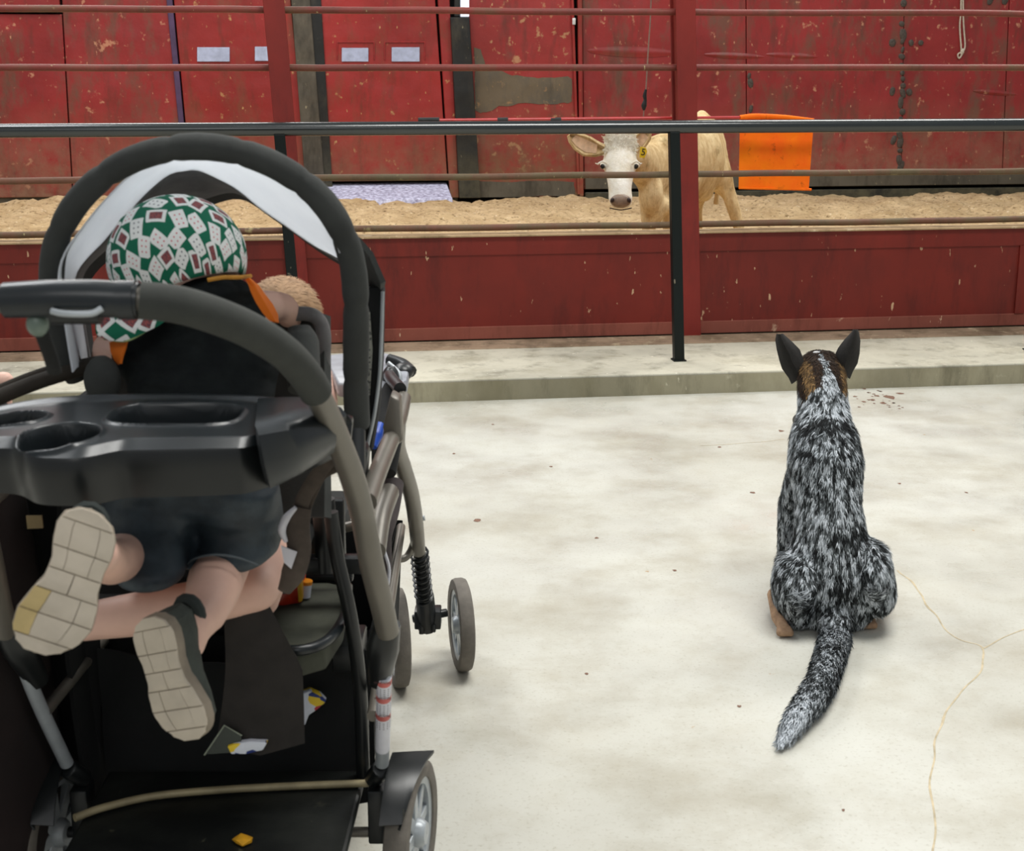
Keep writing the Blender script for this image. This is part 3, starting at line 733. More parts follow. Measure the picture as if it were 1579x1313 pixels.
# canopy flap and mesh window on the right
flp = [(552, 372), (570, 392), (588, 425), (592, 438), (589, 446), (566, 446), (556, 430)]
rws = [[W(x, y, 2.06) for x, y in ((551, 368), (572, 392), (591, 436))], [W(x, y, 2.12) for x, y in ((553, 400), (568, 418), (590, 445))], [W(x, y, 2.16) for x, y in ((555, 430), (566, 440), (586, 449))]]
m = MB(); m.sheet(rws, 0.008); m.build('canopy_ear', cloth, st)
A = [W(x, y, 2.12) for x, y in ((554, 445), (588, 445), (586, 560), (580, 640), (570, 700), (552, 690))]
m = MB(); m.loft([A, [p+Vector((0.004, .03, 0)) for p in A]]); m.build('canopy_side', cloth2, st, bevel=0.003)
def mesh_mat():
    m, nt, b = base('mesh_window', 0.7); v = coords(nt)
    vo = nd(nt, 'ShaderNodeTexVoronoi'); vo.inputs['Scale'].default_value = 240; nt.links.new(v, vo.inputs['Vector'])
    nt.links.new(mix(nt, ramp(nt, vo.outputs['Distance'], 0.25, 0.5), srgb((60, 62, 62)), srgb((150, 150, 140))), b.inputs['Base Color']); return m
A = [W(x, y, 2.112) for x, y in ((559, 490), (570, 482), (574, 540), (570, 610), (561, 622))]
m = MB(); m.loft([A, [p+Vector((0, .006, 0)) for p in A]]); m.build('mesh_window', mesh_mat(), st, smooth=False)
T('canopy_piping', [W(x, y, 2.115) for x, y in ((590, 450), (588, 520), (585, 580), (577, 640), (566, 690))], 0.0028, hubm)
# seats ------------------------------------------------
# padded seat back between the boy and the child in front
rws = []
for i in range(13):
    v = i/12; row = []
    for j in range(25):
        u = j/24; x = 150+(505-150)*u
        top = 486 if u > 0.3 else 500+40*(0.3-u)
        y = top+(800-top)*v; d = 2.30-0.13*v+0.05*(1-abs(2*u-1)**2)
        p = W(x, y, d); row.append(p+Vector((0, 0.01*noise.noise(p*9), 0)))
    rws.append(row)
m = MB(); m.sheet(rws, 0.02); m.build('seat_back', cloth, st)
T('seat_back_piping', [W(x, y, 2.28) for x, y in ((430, 487), (470, 484), (490, 492), (499, 515), (499, 560), (502, 640))], 0.012, M('grey_piping', (110, 108, 108), 0.8, scale=30, bs=0.3), st)
bol = MB(); bol.tube([W(461, 505, 2.21), W(464, 530, 2.2), W(470, 600, 2.16)], [.022, .036, .033], 14, smooth=4, flat=.8); bol.build('side_bolster', cloth, st)
bol = MB(); bol.ball(W(158, 586, 2.02), (0.026, 0.03, 0.036), 10); bol.build('side_bolster', cloth, st)
# rear bench the boy kneels on
m = MB(); m.box(((CX-.2-.345)/2, 2.25, 0.61), (0.335, 0.30, 0.035)); m.build('rear_bench', cloth2, st, bevel=0.012)
# armrest band crossing on the left
T('side_band', [W(-60, 640, 1.98), W(0, 612, 2.0), W(70, 585, 2.03), W(150, 562, 2.08)], 0.016, M('dark_brown_canvas', (48, 42, 34), 0.9, scale=30, bs=0.3), st, flat=.7)
T('side_band', [W(-60, 628, 2.02), W(0, 600, 2.04), W(70, 573, 2.07), W(150, 556, 2.1)], 0.007, M('dark_brown_canvas'), st)
# right side lower frame: branch, seat rail, fork, spring
T('seat_rail_tube', [W(566, 775, 1.95), W(580, 735, 2.08), W(598, 690, 2.25), W(614, 650, 2.42), W(622, 615, 2.55)], 0.0145, frame)
T('seat_rail_tube', [mir(p) for p in [W(566, 775, 1.95), W(580, 735, 2.08), W(598, 690, 2.25), W(614, 650, 2.42), W(622, 615, 2.55)]], 0.0145, frame)
m = MB(); A = [W(x, y, 2.3) for x, y in ((602, 610), (616, 618), (619, 668), (622, 680), (612, 688), (596, 684), (590, 660))]; m.loft([A, [p+Vector((0, .05, 0)) for p in A]]); m.build('rail_bracket', frame, st, bevel=0.004)
m = MB(); A = [W(x, y, 1.93) for x, y in ((543, 718), (553, 722), (560, 745), (563, 765), (572, 780), (577, 800), (575, 842), (567, 835), (560, 800), (548, 780))]; m.loft([A, [p+Vector((0, .03, 0)) for p in A]]); m.build('fold_bracket', frame, st, bevel=0.003)
m = MB(); m.tube([W(551, 665, 2.06), W(551, 730, 2.02)], 0.012, 12); m.build('canopy_pivot', plast, st)
m = MB(); A = [W(x, y, 2.06) for x, y in ((551, 688), (560, 686), (566, 700), (562, 745), (553, 750))]; m.loft([A, [p+Vector((0.003, .03, 0)) for p in A]]); m.build('pivot_cover', plast2, st, bevel=0.004)
FKp = [(612, 655, 2.5), (612, 690, 2.6), (622, 722, 2.7), (634, 762, 2.82), (641, 805, 2.93), (645, 850, 3.03)]
T('front_fork_tube', [W(*p) for p in FKp], 0.0165, frame); T('front_fork_tube', [mir(W(*p)) for p in FKp], 0.0165, frame)
T('cross_brace', [W(596, 862, 2.98), W(622, 862, 3.0), (W(633, 850, 3.01)), W(640, 830, 3.0)], 0.008, frame)
T('cross_brace', [W(640, 800, 2.95), W(632, 798, 2.95)], 0.007, plast, sm=0); T('cross_brace', [W(650, 800, 2.93), W(655, 799, 2.93)], 0.006, hubm, sm=0)
for f in (lambda p: p, mir):
    ax = [f(W(646, 848, 3.04)), f(W(654, 925, 3.12))]
    m = MB(); m.tube(ax, 0.0145, 12); m.build('spring_core', plast, st)
    m = MB(); hel = []
    t = (ax[1]-ax[0]); e1 = t.orthogonal().normalized(); e2 = t.cross(e1).normalized()
    for k in range(9*10+1):
        a = k/10*2*math.pi; hel.append(ax[0].lerp(ax[1], k/90)+(e1*math.cos(a)+e2*math.sin(a))*0.0195)
    m.tube(hel, 0.0032, 6); m.build('spring', plast, st)
    m = MB(); m.tube([f(W(655, 918, 3.12)), f(W(659, 968, 3.17))], [0.022, 0.024], 12); m.box(f(W(660, 952, 3.17)), (0.062, 0.05, 0.045)); m.tube([f(W(636, 955, 3.16)), f(W(690, 945, 3.18))], 0.0105, 10)
    m.box(f(W(650, 968, 3.15)), (0.012, 0.02, 0.03)); m.box(f(W(669, 968, 3.15)), (0.01, 0.02, 0.02))
    m.build('caster_block', plast, st, bevel=0.003)
def wheel(name, c, r, wd, yaw, tilt=0, face=-1, spokes=8):
    c = Vector(c); ax = Matrix.Rotation(yaw, 3, 'Z') @ Matrix.Rotation(tilt, 3, 'Y') @ Vector((1, 0, 0))
    prof = [(r*.76, -wd*.42), (r*.9, -wd*.5), (r*.97, -wd*.42), (r, -wd*.2), (r, wd*.2), (r*.97, wd*.42), (r*.9, wd*.5), (r*.76, wd*.42), (r*.74, 0), (r*.76, -wd*.42)]
    m = MB(); m.lathe(c, ax, prof, 48); e1 = ax.orthogonal().normalized(); e2 = ax.cross(e1)
    ty = m.build(name, rubber, st)
    m = MB(); m.lathe(c, ax, [(r*.66, -wd*.3), (r*.77, -wd*.36), (r*.77, wd*.36), (r*.66, wd*.3), (r*.66, -wd*.3)], 40); m.lathe(c, ax, [(0.001, -wd*.62), (r*.15, -wd*.6), (r*.2, -wd*.4), (r*.2, wd*.4), (r*.15, wd*.6), (0.001, wd*.62)], 20); m.build('rim', hubm, ty)
    for k in range(spokes):
        a = 2*math.pi*k/spokes; dr = e1*math.cos(a)+e2*math.sin(a); sd = ax.cross(dr)
        m = MB(); m.hexa([c+dr*r*.15-ax*wd*.25-sd*.1*r, c+dr*r*.15-ax*wd*.25+sd*.1*r, c+dr*r*.15+ax*wd*.25+sd*.1*r, c+dr*r*.15+ax*wd*.25-sd*.1*r],
                         [c+dr*r*.7-ax*wd*.22-sd*.07*r, c+dr*r*.7-ax*wd*.22+sd*.07*r, c+dr*r*.7+ax*wd*.22+sd*.07*r, c+dr*r*.7+ax*wd*.22-sd*.07*r])
        m.build('spoke', hubm, ty, smooth=False, bevel=0.002)
    return ty
for f, sg in ((lambda p: p, 1), (mir, -1)):
    c = f(W(711, 947, 3.17)); c.z = 0.111; wheel('front_wheel', c, 0.111, 0.036, math.radians(11)*1)
    c = f(W(613, 960, 3.08)); c.z = 0.116; wheel('front_wheel', c, 0.116, 0.038, math.radians(11))
    c = f(W(634, 1290, 2.20)); c.z = 0.125; wheel('rear_wheel', c, 0.125, 0.045, math.radians(-9)*1)
    c0 = c
    # fender flap
    fw = []
    for k in range(7):
        a = math.radians(100-k*11); cc_ = c0+Vector((-0.035, -math.cos(a)*0.137, math.sin(a)*0.137))
        fw.append([cc_+Vector((0.004-0.002*k, 0, 0.0)), cc_+Vector((0.035-0.001*k, 0, 0.002)), cc_+Vector((0.075-0.0085*k, 0, 0.004-.002*k))])
    if sg < 0: fw = [[Vector((2*c0.x-p.x, p.y, p.z)) for p in r_] for r_ in fw]
    m = MB(); m.sheet(fw, 0.005); m.build('mudguard', plast, st)
    m = MB(); m.tube([c0-Vector((0.075*sg, 0, 0)), c0], 0.01, 10); m.box(c0+Vector((-0.056*sg, 0.0, 0.04)), (0.03, 0.05, 0.10)); m.tube([c0+Vector((-0.062*sg, 0, 0.1)), f(W(589, 1185, 2.17))], 0.017, 12); m.build('axle_housing', plast, st, bevel=0.004)
m = MB(); m.tube([Vector((CX-.3, 2.2, .125)), Vector((CX+.3, 2.2, .125))], 0.009, 10); m.build('rear_axle', frame, st)
# standing platform at the back
plat = worn('scuffed_black_board', (20, 23, 22), (36, 38, 34), (70, 70, 56), 0.5, (0.45, 0.6), (0.66, 0.74), bs=0.3)
m = MB()
A = [Vector((CX-.225, 1.82, .2)), Vector((CX+.215, 1.82, .2)), Vector((CX+.225, 2.27, .205)), Vector((CX-.225, 2.27, .205))]
m.hexa([p-Vector((0, 0, .018)) for p in A], A); m.build('standing_platform', plat, st, smooth=False, bevel=0.006)
T('platform_bar', [Wz(x, y, .213) for x, y in ((115, 1262), (160, 1246), (240, 1228), (350, 1218), (470, 1212), (578, 1208))], 0.0065, M('tan_worn_metal', (176, 162, 126), 0.5, 0.2), st)
# lower basket
rws = [[Vector((-.98+.26*u+.01*math.sin(v*5), 2.31+.02*noise.noise(Vector((u*3, v*4, 0)))-.03*math.sin(math.pi*u), .84-.73*v)) for u in [i/8 for i in range(9)]] for v in [j/10 for j in range(11)]]
m = MB(); m.sheet(rws, .006); m.build('side_pouch', cloth2, st)
m = MB()
bx0, bx1 = CX-.238, CX+.238
ring = lambda z, k, y0, y1: [Vector((bx0+k, y0+k, z)), Vector((bx1-k, y0+k, z)), Vector((bx1-k, y1-k, z)), Vector((bx0+k, y1-k, z))]
m.loft([ring(.42, 0, 2.36, 3.02), ring(.14, .015, 2.36, 3.0), ring(.13, .03, 2.36, 3.0), ring(.14, .04, 2.37, 2.99), ring(.42, .012, 2.37, 3.0)], cap=False)
i = len(m.v); m.v += ring(.135, .03, 2.36, 3.0); m.f.append([i, i+1, i+2, i+3])
m.build('storage_basket', cloth2, st, bevel=0.006)
# near wall of the basket, sagging fabric
rws = [[Vector((bx0+(bx1-bx0)*j/20, 2.30-0.03*math.sin(math.pi*j/20), .42-.015*math.sin(math.pi*j/20)-(.29)*i/8)) + Vector((0, .01*noise.noise(Vector((j*.4, i*.5, 0))), 0)) for j in range(21)] for i in range(9)]
m = MB(); m.sheet(rws, 0.006); m.build('basket_back_panel', cloth2, st)
# grey-green footrest tub at the right
tub = M('olive_grey_fabric', (76, 78, 66), 0.85, var=0.2, scale=20, bs=0.4)
A = [W(x, y, 2.4) for x, y in ((420, 960), (440, 905), (500, 890), (535, 902), (530, 940), (505, 985), (450, 1000))]
zz = 0.50; A = [Wz(x, y, zz) for x, y in ((405, 985), (430, 910), (490, 893), (536, 905), (528, 950), (502, 990), (450, 1004))]
m = MB(); m.loft([[p-Vector((0, 0, .05)) for p in A], [p-Vector((0, 0, .008)) for p in A], A]); m.build('footrest_pad', tub, st, bevel=0.006)
T('footrest_rim', [A[3], A[4]+Vector((.004, 0, 0)), A[5], A[6]]+[A[0]], 0.009, plast2)
T('inner_post', [W(498, 770, 2.3), W(503, 830, 2.3), W(505, 880, 2.3)], 0.02, plast)
T('inner_post', [W(510, 790, 2.2), W(520, 860, 2.2), W(540, 950, 2.2), W(555, 1060, 2.22), W(560, 1200, 2.25)], 0.012, plast)
m = MB(); m.box(W(475, 820, 2.38), (0.13, 0.02, 0.12)); m.build('inner_bracket', plast, st, bevel=0.005)
m = MB(); m.box(W(520, 870, 2.3), (0.12, 0.03, 0.03)); m.build('inner_bracket', plast, st, bevel=0.005)
m = MB(); m.box(W(540, 1000, 2.3), (0.05, .1, .05)); m.build('inner_bracket', plast, st, bevel=0.005)
m = MB(); m.tube([W(452, 888, 2.42), W(545, 888, 2.42)], .012, 10); m.build('inner_bracket', plast, st, bevel=0.005)
# strap pad
sp = [(500, 705, 1.92), (485, 735, 1.94), (466, 765, 1.97)]
T('harness_strap', [W(515, 700, 1.9), W(492, 730, 1.93), W(470, 765, 1.96), W(462, 790, 1.97)], 0.011, brownc, flat=0.35, up=(0, 1, 0))
T('harness_strap', [W(520, 722, 1.92), W(497, 735, 1.95), W(482, 765, 1.97), W(470, 795, 1.98)], 0.006, brownc, flat=0.5, up=(0, 1, 0))
T('harness_pad', [W(466, 782, 1.965), W(459, 815, 1.965), W(461, 850, 1.965), W(452, 885, 1.97), W(438, 912, 1.98)], [.014, .018, .018, .018, .010], brownc, flat=0.4, up=(0, 1, 0))
T('harness_pad_edge', [W(456, 783, 1.955), W(441, 800, 1.957), W(435, 818, 1.957), (W(441, 836, 1.957))], [.003, .006, .006, .003], white)
m = MB(); A = [W(x, y, 1.95) for x, y in ((433, 842), (458, 852), (449, 878), (438, 868))]; m.loft([A, [p+Vector((0, .002, 0)) for p in A]]); m.build('care_label', white, st, smooth=False)
# hanging footrest flap
rws = []
for i in range(15):
    v = i/14; row = []
    for j in range(9):
        u = j/8; y = 885+258*v+ (1-abs(2*u-1))*(14*v)
        x0 = 335+12*math.sin(v*3) ; x1 = 378+74*min(1, v*1.8)+18*v
        p = W(x0+(x1-x0)*u+(8*(1-v)), y, 2.04+0.02*v); row.append(p+Vector((0, -0.012*math.sin(math.pi*u)+.004*noise.noise(p*15), 0)))
    rws.append(row)
m = MB(); m.sheet(rws, 0.012); m.build('calf_flap', M('brown_black_fabric', (44, 40, 37), 0.9, var=0.15, scale=30, bs=0.4), st)
m = MB(); m.box((-.50, 2.66, .535), (.36, .30, .04)); m.build('front_seat', cloth, st, bevel=.012)
T('front_seat_bar', [Vector((-.235, 2.6, .56)), Vector((-.48, 2.62, .51)), Vector((-.725, 2.6, .56))], .010, frame)
T('front_post', [Vector((-.235, 2.6, .56)), W(600, 640, 2.6)], .010, frame, sm=0)
T('front_post', [mir(Vector((-.235, 2.6, .56))), mir(W(600, 640, 2.6))], .010, frame, sm=0)
T('tray_arm', [W(617, 600, 2.56), W(604, 585, 2.66), W(600, 578, 2.76)], .012, plast)
T('lower_rail', [mir(W(590, 1100, 2.11)), mir(Vector((-.235, 2.6, .40))), mir(Vector((-.245, 3.0, .41)))], .010, frame)
T('lower_rail', [W(575, 1105, 2.13), Vector((-.235, 2.6, .40)), Vector((-.245, 3.0, .41))], .010, frame)
# front child tray with cup holder
m = MB(); A = [Wz(x, y, 0.80) for x, y in ((500, 548), (560, 541), (600, 545), (632, 560), (628, 585), (600, 598), (520, 590))]; m.loft([[p-Vector((0, 0, .03)) for p in A], A]); ft = m.build('front_tray', M('pale_grey_plastic', (168, 172, 180), 0.35), st, bevel=0.006)
m = MB(); m.ball(W(622, 573, 2.85), (.022, .03, .018), 8); m.build('tray_arm_cap', plast, st)
m = MB(); m.ball(W(603, 590, 2.75), (.02, .03, .035), 8); m.build('tray_arm_joint', plast, st)
m = MB(); m.tube([W(600, 555, 2.9), W(620, 562, 2.88), W(634, 574, 2.85)], 0.013, 10, smooth=3); m.build('tray_arm_end', plast, st)
T('tray_arm_trim', [W(598, 560, 2.76), W(614, 575, 2.75), (W(616, 590, 2.74)), W(606, 612, 2.74)], 0.005, hubm)
T('front_seat_side', [W(606, 600, 2.68), W(600, 640, 2.6), W(596, 680, 2.5), W(592, 730, 2.45)], [.02, .03, .028, .022], cloth2)
T('side_web', [W(606, 745, 2.5), W(600, 790, 2.45), W(592, 830, 2.4), W(594, 880, 2.4), W(590, 930, 2.4)], [.02, .018, .014, .012, .008], M('plum_grey_webbing', (74, 66, 66), 0.9, scale=30, bs=0.3))
T('side_web_trim', [W(606, 750, 2.44), W(590, 830, 2.38), W(600, 880, 2.38), W(592, 935, 2.38)], .003, white)
T('lower_side_tube', [W(600, 760, 2.42), W(586, 800, 2.3), W(578, 850, 2.2)], .018, frame)
bl = T('blue_cord', [W(586, 655, 2.4), W(580, 672, 2.38), W(576, 690, 2.36)], [.008, .012, .006], M('blue_plastic', (40, 84, 190), 0.4)); bl.name = 'blue_strap'
# ================================================================== THINGS IN THE STROLLER
lf = M('yellow_leaf', (236, 172, 30), 0.6, var=0.15, scale=60)
q = [Wz(x, y, .2055) for x, y in ((358, 1296), (372, 1290), (390, 1293), (388, 1300), (374, 1306), (364, 1301))]
m = MB(); m.loft([q, [p+Vector((0, 0, .0015+.004*(k % 2))) for k, p in enumerate(q)]]); tag(m.build('snack_crumb', lf, smooth=False), 'small yellow scrap lying on the black standing platform', 'scrap')
# snack packet
pk = thing('snack_packet', 'red and yellow snack packet with a white label lying in the stroller basket', 'packet', Wz(440, 930, .505))
def slab(pts, d, mat, name, par, th=.01, bev=.002):
    A = [W(x, y, d) for x, y in pts]; m = MB(); m.loft([A, [p+Vector((0, th, 0)) for p in A]]); return m.build(name, mat, par, bevel=bev)
slab([(428, 936), (440, 900), (452, 890), (466, 896), (465, 930), (440, 934)], 2.30, M('red_foil', (196, 52, 24), 0.35, var=.2, scale=60), 'wrapper', pk, .05)
slab([(456, 880), (465, 880), (466, 928), (460, 930)], 2.295, M('yellow_foil', (232, 176, 40), 0.4), 'side_panel', pk, .02)
cup = thing('label_tub', 'small white tub with an orange lid beside the red packet', 'tub', Wz(472, 925, .505))
cb = W(471, 909, 2.33)
m = MB(); m.lathe(cb, (0.1, 0, 1), [(0.001, -.014), (.0095, -.014), (.0105, .010), (.001, .010)], 20); m.build('body', white, cup)
m = MB(); m.lathe(cb, (0.1, 0, 1), [(0.001, .010), (.0115, .010), (.0115, .016), (.001, .017)], 20); m.build('lid', M('orange_lid', (240, 150, 30), 0.4), cup)
# patterned shoes / printed cloths
def comic_mat():
    m, nt, b = base('comic_print', 0.55); v = coords(nt, (1, 1, 1))
    vo = nd(nt, 'ShaderNodeTexVoronoi'); vo.inputs['Scale'].default_value = 55; nt.links.new(v, vo.inputs['Vector'])
    sp_ = nd(nt, 'ShaderNodeSeparateColor'); nt.links.new(vo.outputs['Color'], sp_.inputs[0])
    cr = nd(nt, 'ShaderNodeValToRGB'); cr.color_ramp.interpolation = 'CONSTANT'
    els = [(0, (222, 226, 236)), (.45, (240, 205, 50)), (.6, (30, 50, 120)), (.75, (226, 230, 240)), (.88, (196, 60, 70))]
    e = cr.color_ramp.elements; e[0].position = 0; e[0].color = srgb(els[0][1]); e[1].position = els[1][0]; e[1].color = srgb(els[1][1])
    for pz, c in els[2:]: q = e.new(pz); q.color = srgb(c)
    nt.links.new(sp_.outputs[0], cr.inputs[0]); nt.links.new(cr.outputs[0], b.inputs['Base Color']); return m
cmc = comic_mat()
cs = slab([(462, 1072), (476, 1067), (492, 1074), (502, 1084), (488, 1096), (476, 1104), (470, 1120), (464, 1112)], 2.24, cmc, 'printed_packet', None, .02); tag(cs, 'crumpled packet printed in white, yellow and blue, right of the dark hanging flap', 'packet')
cs = slab([(350, 1152), (362, 1148), (385, 1144), (412, 1146), (405, 1158), (380, 1164), (356, 1164)], 2.03, cmc, 'printed_packet', None, .03); tag(cs, 'packet printed in white, yellow and red, under the dark hanging flap', 'packet')
slv = thing('plastic_sleeve', 'clear dark plastic sleeve with a pale edge, behind the toe of the right shoe', 'sleeve', W(340, 1140, 2.03))
slab([(316, 1164), (346, 1120), (372, 1134), (372, 1160)], 2.035, M('smoky_plastic', (42, 52, 46), 0.2), 'sheet', slv, .002, 0)
T('edge', [W(315, 1165, 2.03), W(346, 1119, 2.03), W(373, 1135, 2.03)], .0012, M('pale_edge', (150, 158, 140), 0.4), slv, sm=0, n=6)
# bag on the left
bagm = M('maroon_black_cloth', (30, 16, 14), 0.92, var=0.3, scale=6, bs=0.4)
bg = thing('hanging_bag', 'very dark maroon bag hanging on the left side of the stroller', 'bag', (-0.945, 2.2, 0.012))
rings = []
for k, (z, hx, hy) in enumerate(((.012, .10, .10), (.03, .15, .15), (.25, .17, .17), (.55, .165, .15), (.86, .15, .12), (.93, .13, .05))):
    rings.append([Vector((-.945+hx*(abs(math.cos(a))**.6)*(1 if math.cos(a) > 0 else -1)+.01*noise.noise(Vector((a, z*5, 0))), 2.16+hy*(abs(math.sin(a))**.6)*(1 if math.sin(a) > 0 else -1), z)) for a in [2*math.pi*q/28 for q in range(28)]])
m = MB(); m.loft(rings); m.build('body', bagm, bg)
m = MB(); m.tube([Vector((-.95, 2.12, .90)), Vector((-.93, 2.0, .96)), Vector((-.84, 1.8, 1.03)), mir(W(470, 580, 1.68))], .008, 8, smooth=4, flat=.5); m.build('handle', bagm, bg)
# side fabric of the stroller on the left (dark)
rws = [[Vector((2*CX+.235-.02*math.sin(v*3), 2.22+.5*u, .86-.70*v)) for u in [i/8 for i in range(9)]] for v in [j/8 for j in range(9)]]
m = MB(); m.sheet(rws, .008); m.build('side_fabric', cloth2, st)
m = MB(); A = [W(x, y, 2.1) for x, y in ((40, 796), (64, 796), (66, 815), (42, 816))]; m.loft([A, [p+Vector((0, .004, 0)) for p in A]]); m.build('side_tag', M('tan_tag', (150, 130, 92), 0.7), st, smooth=False)
#--PART3

# ================================================================== PEOPLE
boy = thing('person', 'boy in black shirt, denim shorts and card-print cap kneeling with soles showing', 'person', W(290, 760, 2.05))
HC = W(272, 402, 2.13)
sL_ = W(200, 545, 2.08); sR_ = W(392, 468, 2.13)
kneeR, ankR = W(347, 850, 2.06), W(297, 968, 1.80)
kneeL, ankL = W(212, 850, 2.04), W(150, 856, 1.64)
body = [
 [(W(290, 770, 2.06), (.095, .075, .07)), (W(305, 660, 2.08), (.085, .06, .06)), (W(310, 560, 2.12), (.10, .06, .06)), (W(300, 500, 2.13), (.085, .055, .045))],
 [(W(295, 490, 2.13), .042), (W(280, 440, 2.13), .040), (HC, (.078, .088, .09))],
 [(HC+Vector((-.01, .05, -.03)), (.05, .05, .05))],
 [(HC+Vector((-.01, .10, -.015)), .014), (HC+Vector((-.012, .085, -.01)), .02)],
 [(W(250, 545, 2.13), .034), (W(190, 543, 2.15), .026), (W(166, 536, 2.19), .024), (W(160, 560, 2.28), .022), (W(190, 590, 2.34), .02)],
 [(W(370, 480, 2.14), .034), (W(414, 472, 2.19), .026), (W(436, 474, 2.26), .024), (W(448, 488, 2.30), .022)],
 [(W(345, 790, 2.05), .062), (kneeR, .046), (W(330, 905, 1.93), .041), (W(318, 945, 1.85), .030), (ankR, .026), (ankR+Vector((-.004, -.012, -.02)), .024)],
 [(W(230, 780, 2.05), .062), (kneeL, .040), (W(170, 868, 1.80), .031), (ankL, .026)],
]
bd = blob('body', body, 0.007, skin, boy, 6)
# ears and hair
for sx in (-1, 1): m = MB(); m.ball(HC+Vector((sx*.082, .0, -.035)), (.012, .02, .026), 8); m.build('ear', skin, boy)
for sx in (-1, 1): face = MB(); face.ball(HC+Vector((-.01+sx*.03, .098, .0)), .009, 6); face.build('eye', M('eye_white', (230, 226, 220), 0.3), boy)
m = MB(); m.tube([HC+Vector((-.03, .098, -.045)), HC+Vector((-.01, .104, -.048)), HC+Vector((.012, .098, -.045))], .004, 6, smooth=2); m.build('mouth', M('lip', (190, 110, 104), 0.5), boy)
hairm = M('fair_hair', (176, 140, 104), 0.7, var=0.15, scale=60, bs=0.5)
# cap with printed cards
def card_mat():
    m, nt, b = base('card_print_cotton', 0.8, 0, 0.2)
    uv = nd(nt, 'ShaderNodeUVMap'); SC = 1.0
    vo = nd(nt, 'ShaderNodeTexVoronoi', voronoi_dimensions='2D'); vo.inputs['Scale'].default_value = 1.0; vo.inputs['Randomness'].default_value = 0.3
    nt.links.new(uv.outputs[0], vo.inputs['Vector'])
    sub = nd(nt, 'ShaderNodeVectorMath', operation='SUBTRACT'); nt.links.new(uv.outputs[0], sub.inputs[0]); nt.links.new(vo.outputs['Position'], sub.inputs[1])
    sc_ = nd(nt, 'ShaderNodeSeparateColor'); nt.links.new(vo.outputs['Color'], sc_.inputs[0])
    rot = nd(nt, 'ShaderNodeVectorRotate', rotation_type='Z_AXIS'); nt.links.new(sub.outputs[0], rot.inputs['Vector']); nt.links.new(mt(nt, 'MULTIPLY', sc_.outputs[0], 6.283), rot.inputs['Angle'])
    sp_ = nd(nt, 'ShaderNodeSeparateXYZ'); nt.links.new(rot.outputs[0], sp_.inputs[0])
    ax_ = mt(nt, 'ABSOLUTE', sp_.outputs[0]); ay_ = mt(nt, 'ABSOLUTE', sp_.outputs[1])
    card = mt(nt, 'MULTIPLY', mt(nt, 'LESS_THAN', ax_, 0.35), mt(nt, 'LESS_THAN', ay_, 0.47))
    # pips: two columns, three rows
    px_ = mt(nt, 'ABSOLUTE', mt(nt, 'SUBTRACT', ax_, 0.12)); 
    py_ = mt(nt, 'SUBTRACT', mt(nt, 'PINGPONG', mt(nt, 'ADD', sp_.outputs[1], 0.5), 0.12), 0.0)
    d2 = mt(nt, 'ADD', mt(nt, 'MULTIPLY', px_, px_), mt(nt, 'MULTIPLY', py_, py_))
    pip = mt(nt, 'MULTIPLY', mt(nt, 'LESS_THAN', d2, 0.0015), mt(nt, 'LESS_THAN', ay_, 0.33))
    court = mt(nt, 'MULTIPLY', mt(nt, 'LESS_THAN', ax_, 0.2), mt(nt, 'LESS_THAN', ay_, 0.3))
    iscourt = mt(nt, 'GREATER_THAN', sc_.outputs[1], 0.68)
    ctn = noi(nt, rot.outputs[0], 14, 3)
    courtc = mix(nt, ramp(nt, ctn, 0.45, 0.55), srgb((168, 90, 84)), srgb((90, 70, 80)))
    pipc = mix(nt, mt(nt, 'GREATER_THAN', sc_.outputs[2], 0.45), srgb((30, 36, 44)), srgb((200, 40, 60)))
    white_ = srgb((236, 236, 232))
    cc = mix(nt, pip, white_, pipc); cc2 = mix(nt, court, white_, courtc)
    cc = mix(nt, iscourt, cc, cc2)
    nt.links.new(mix(nt, card, srgb((26, 104, 78)), cc), b.inputs['Base Color'])
    bump(nt, b, noi(nt, coords(nt), 40, 4), 0.25, 0.003); return m
cardm = card_mat()
axis = Vector((-0.34, 0.30, 0.9)).normalized()
e1 = Vector((1, 0, 0)); e1 = (e1-axis*e1.dot(axis)).normalized(); e2 = axis.cross(e1)
me_v, me_f, uvs = [], [], []
CAPC = HC+Vector((0.002, 0, 0.0))
NR, NC = 26, 64
def cap_pt(t, a):
    th = t*math.radians(122); r = Vector((.103, .11, .098))
    d = (e1*math.cos(a)+e2*math.sin(a))*math.sin(th)+axis*math.cos(th)
    k = 1+.012*noise.noise(d*4)+(.0*t)
    p = CAPC+Vector((d.x*r.x, d.y*r.y, d.z*r.z))*k
    if t > .8: p = p+(CAPC-p)*.10*(t-.8)
    return p, th
for i in range(NR+1):
    for j in range(NC+1):
        a = 2*math.pi*j/NC; p, th = cap_pt(max(i, .01)/NR, a); me_v.append(p)
        rr_ = th*2.75; uvs.append((20+rr_*math.cos(a), 20+rr_*math.sin(a)))
for i in range(NR):
    for j in range(NC):
        k = i*(NC+1)+j; me_f.append([k, k+1, k+NC+2, k+NC+1])
m = MB(); m.v = me_v; m.f = me_f
capo = m.build('cap', cardm, boy)
def setuv(o, uvs):
    l = o.data.uv_layers.new(name='UVMap')
    for lp in o.data.loops: l.data[lp.index].uv = uvs[lp.vertex_index]
setuv(capo, uvs); sm_ = capo.modifiers.new('thick', 'SOLIDIFY'); sm_.thickness = 0.004; sm_.offset = -1
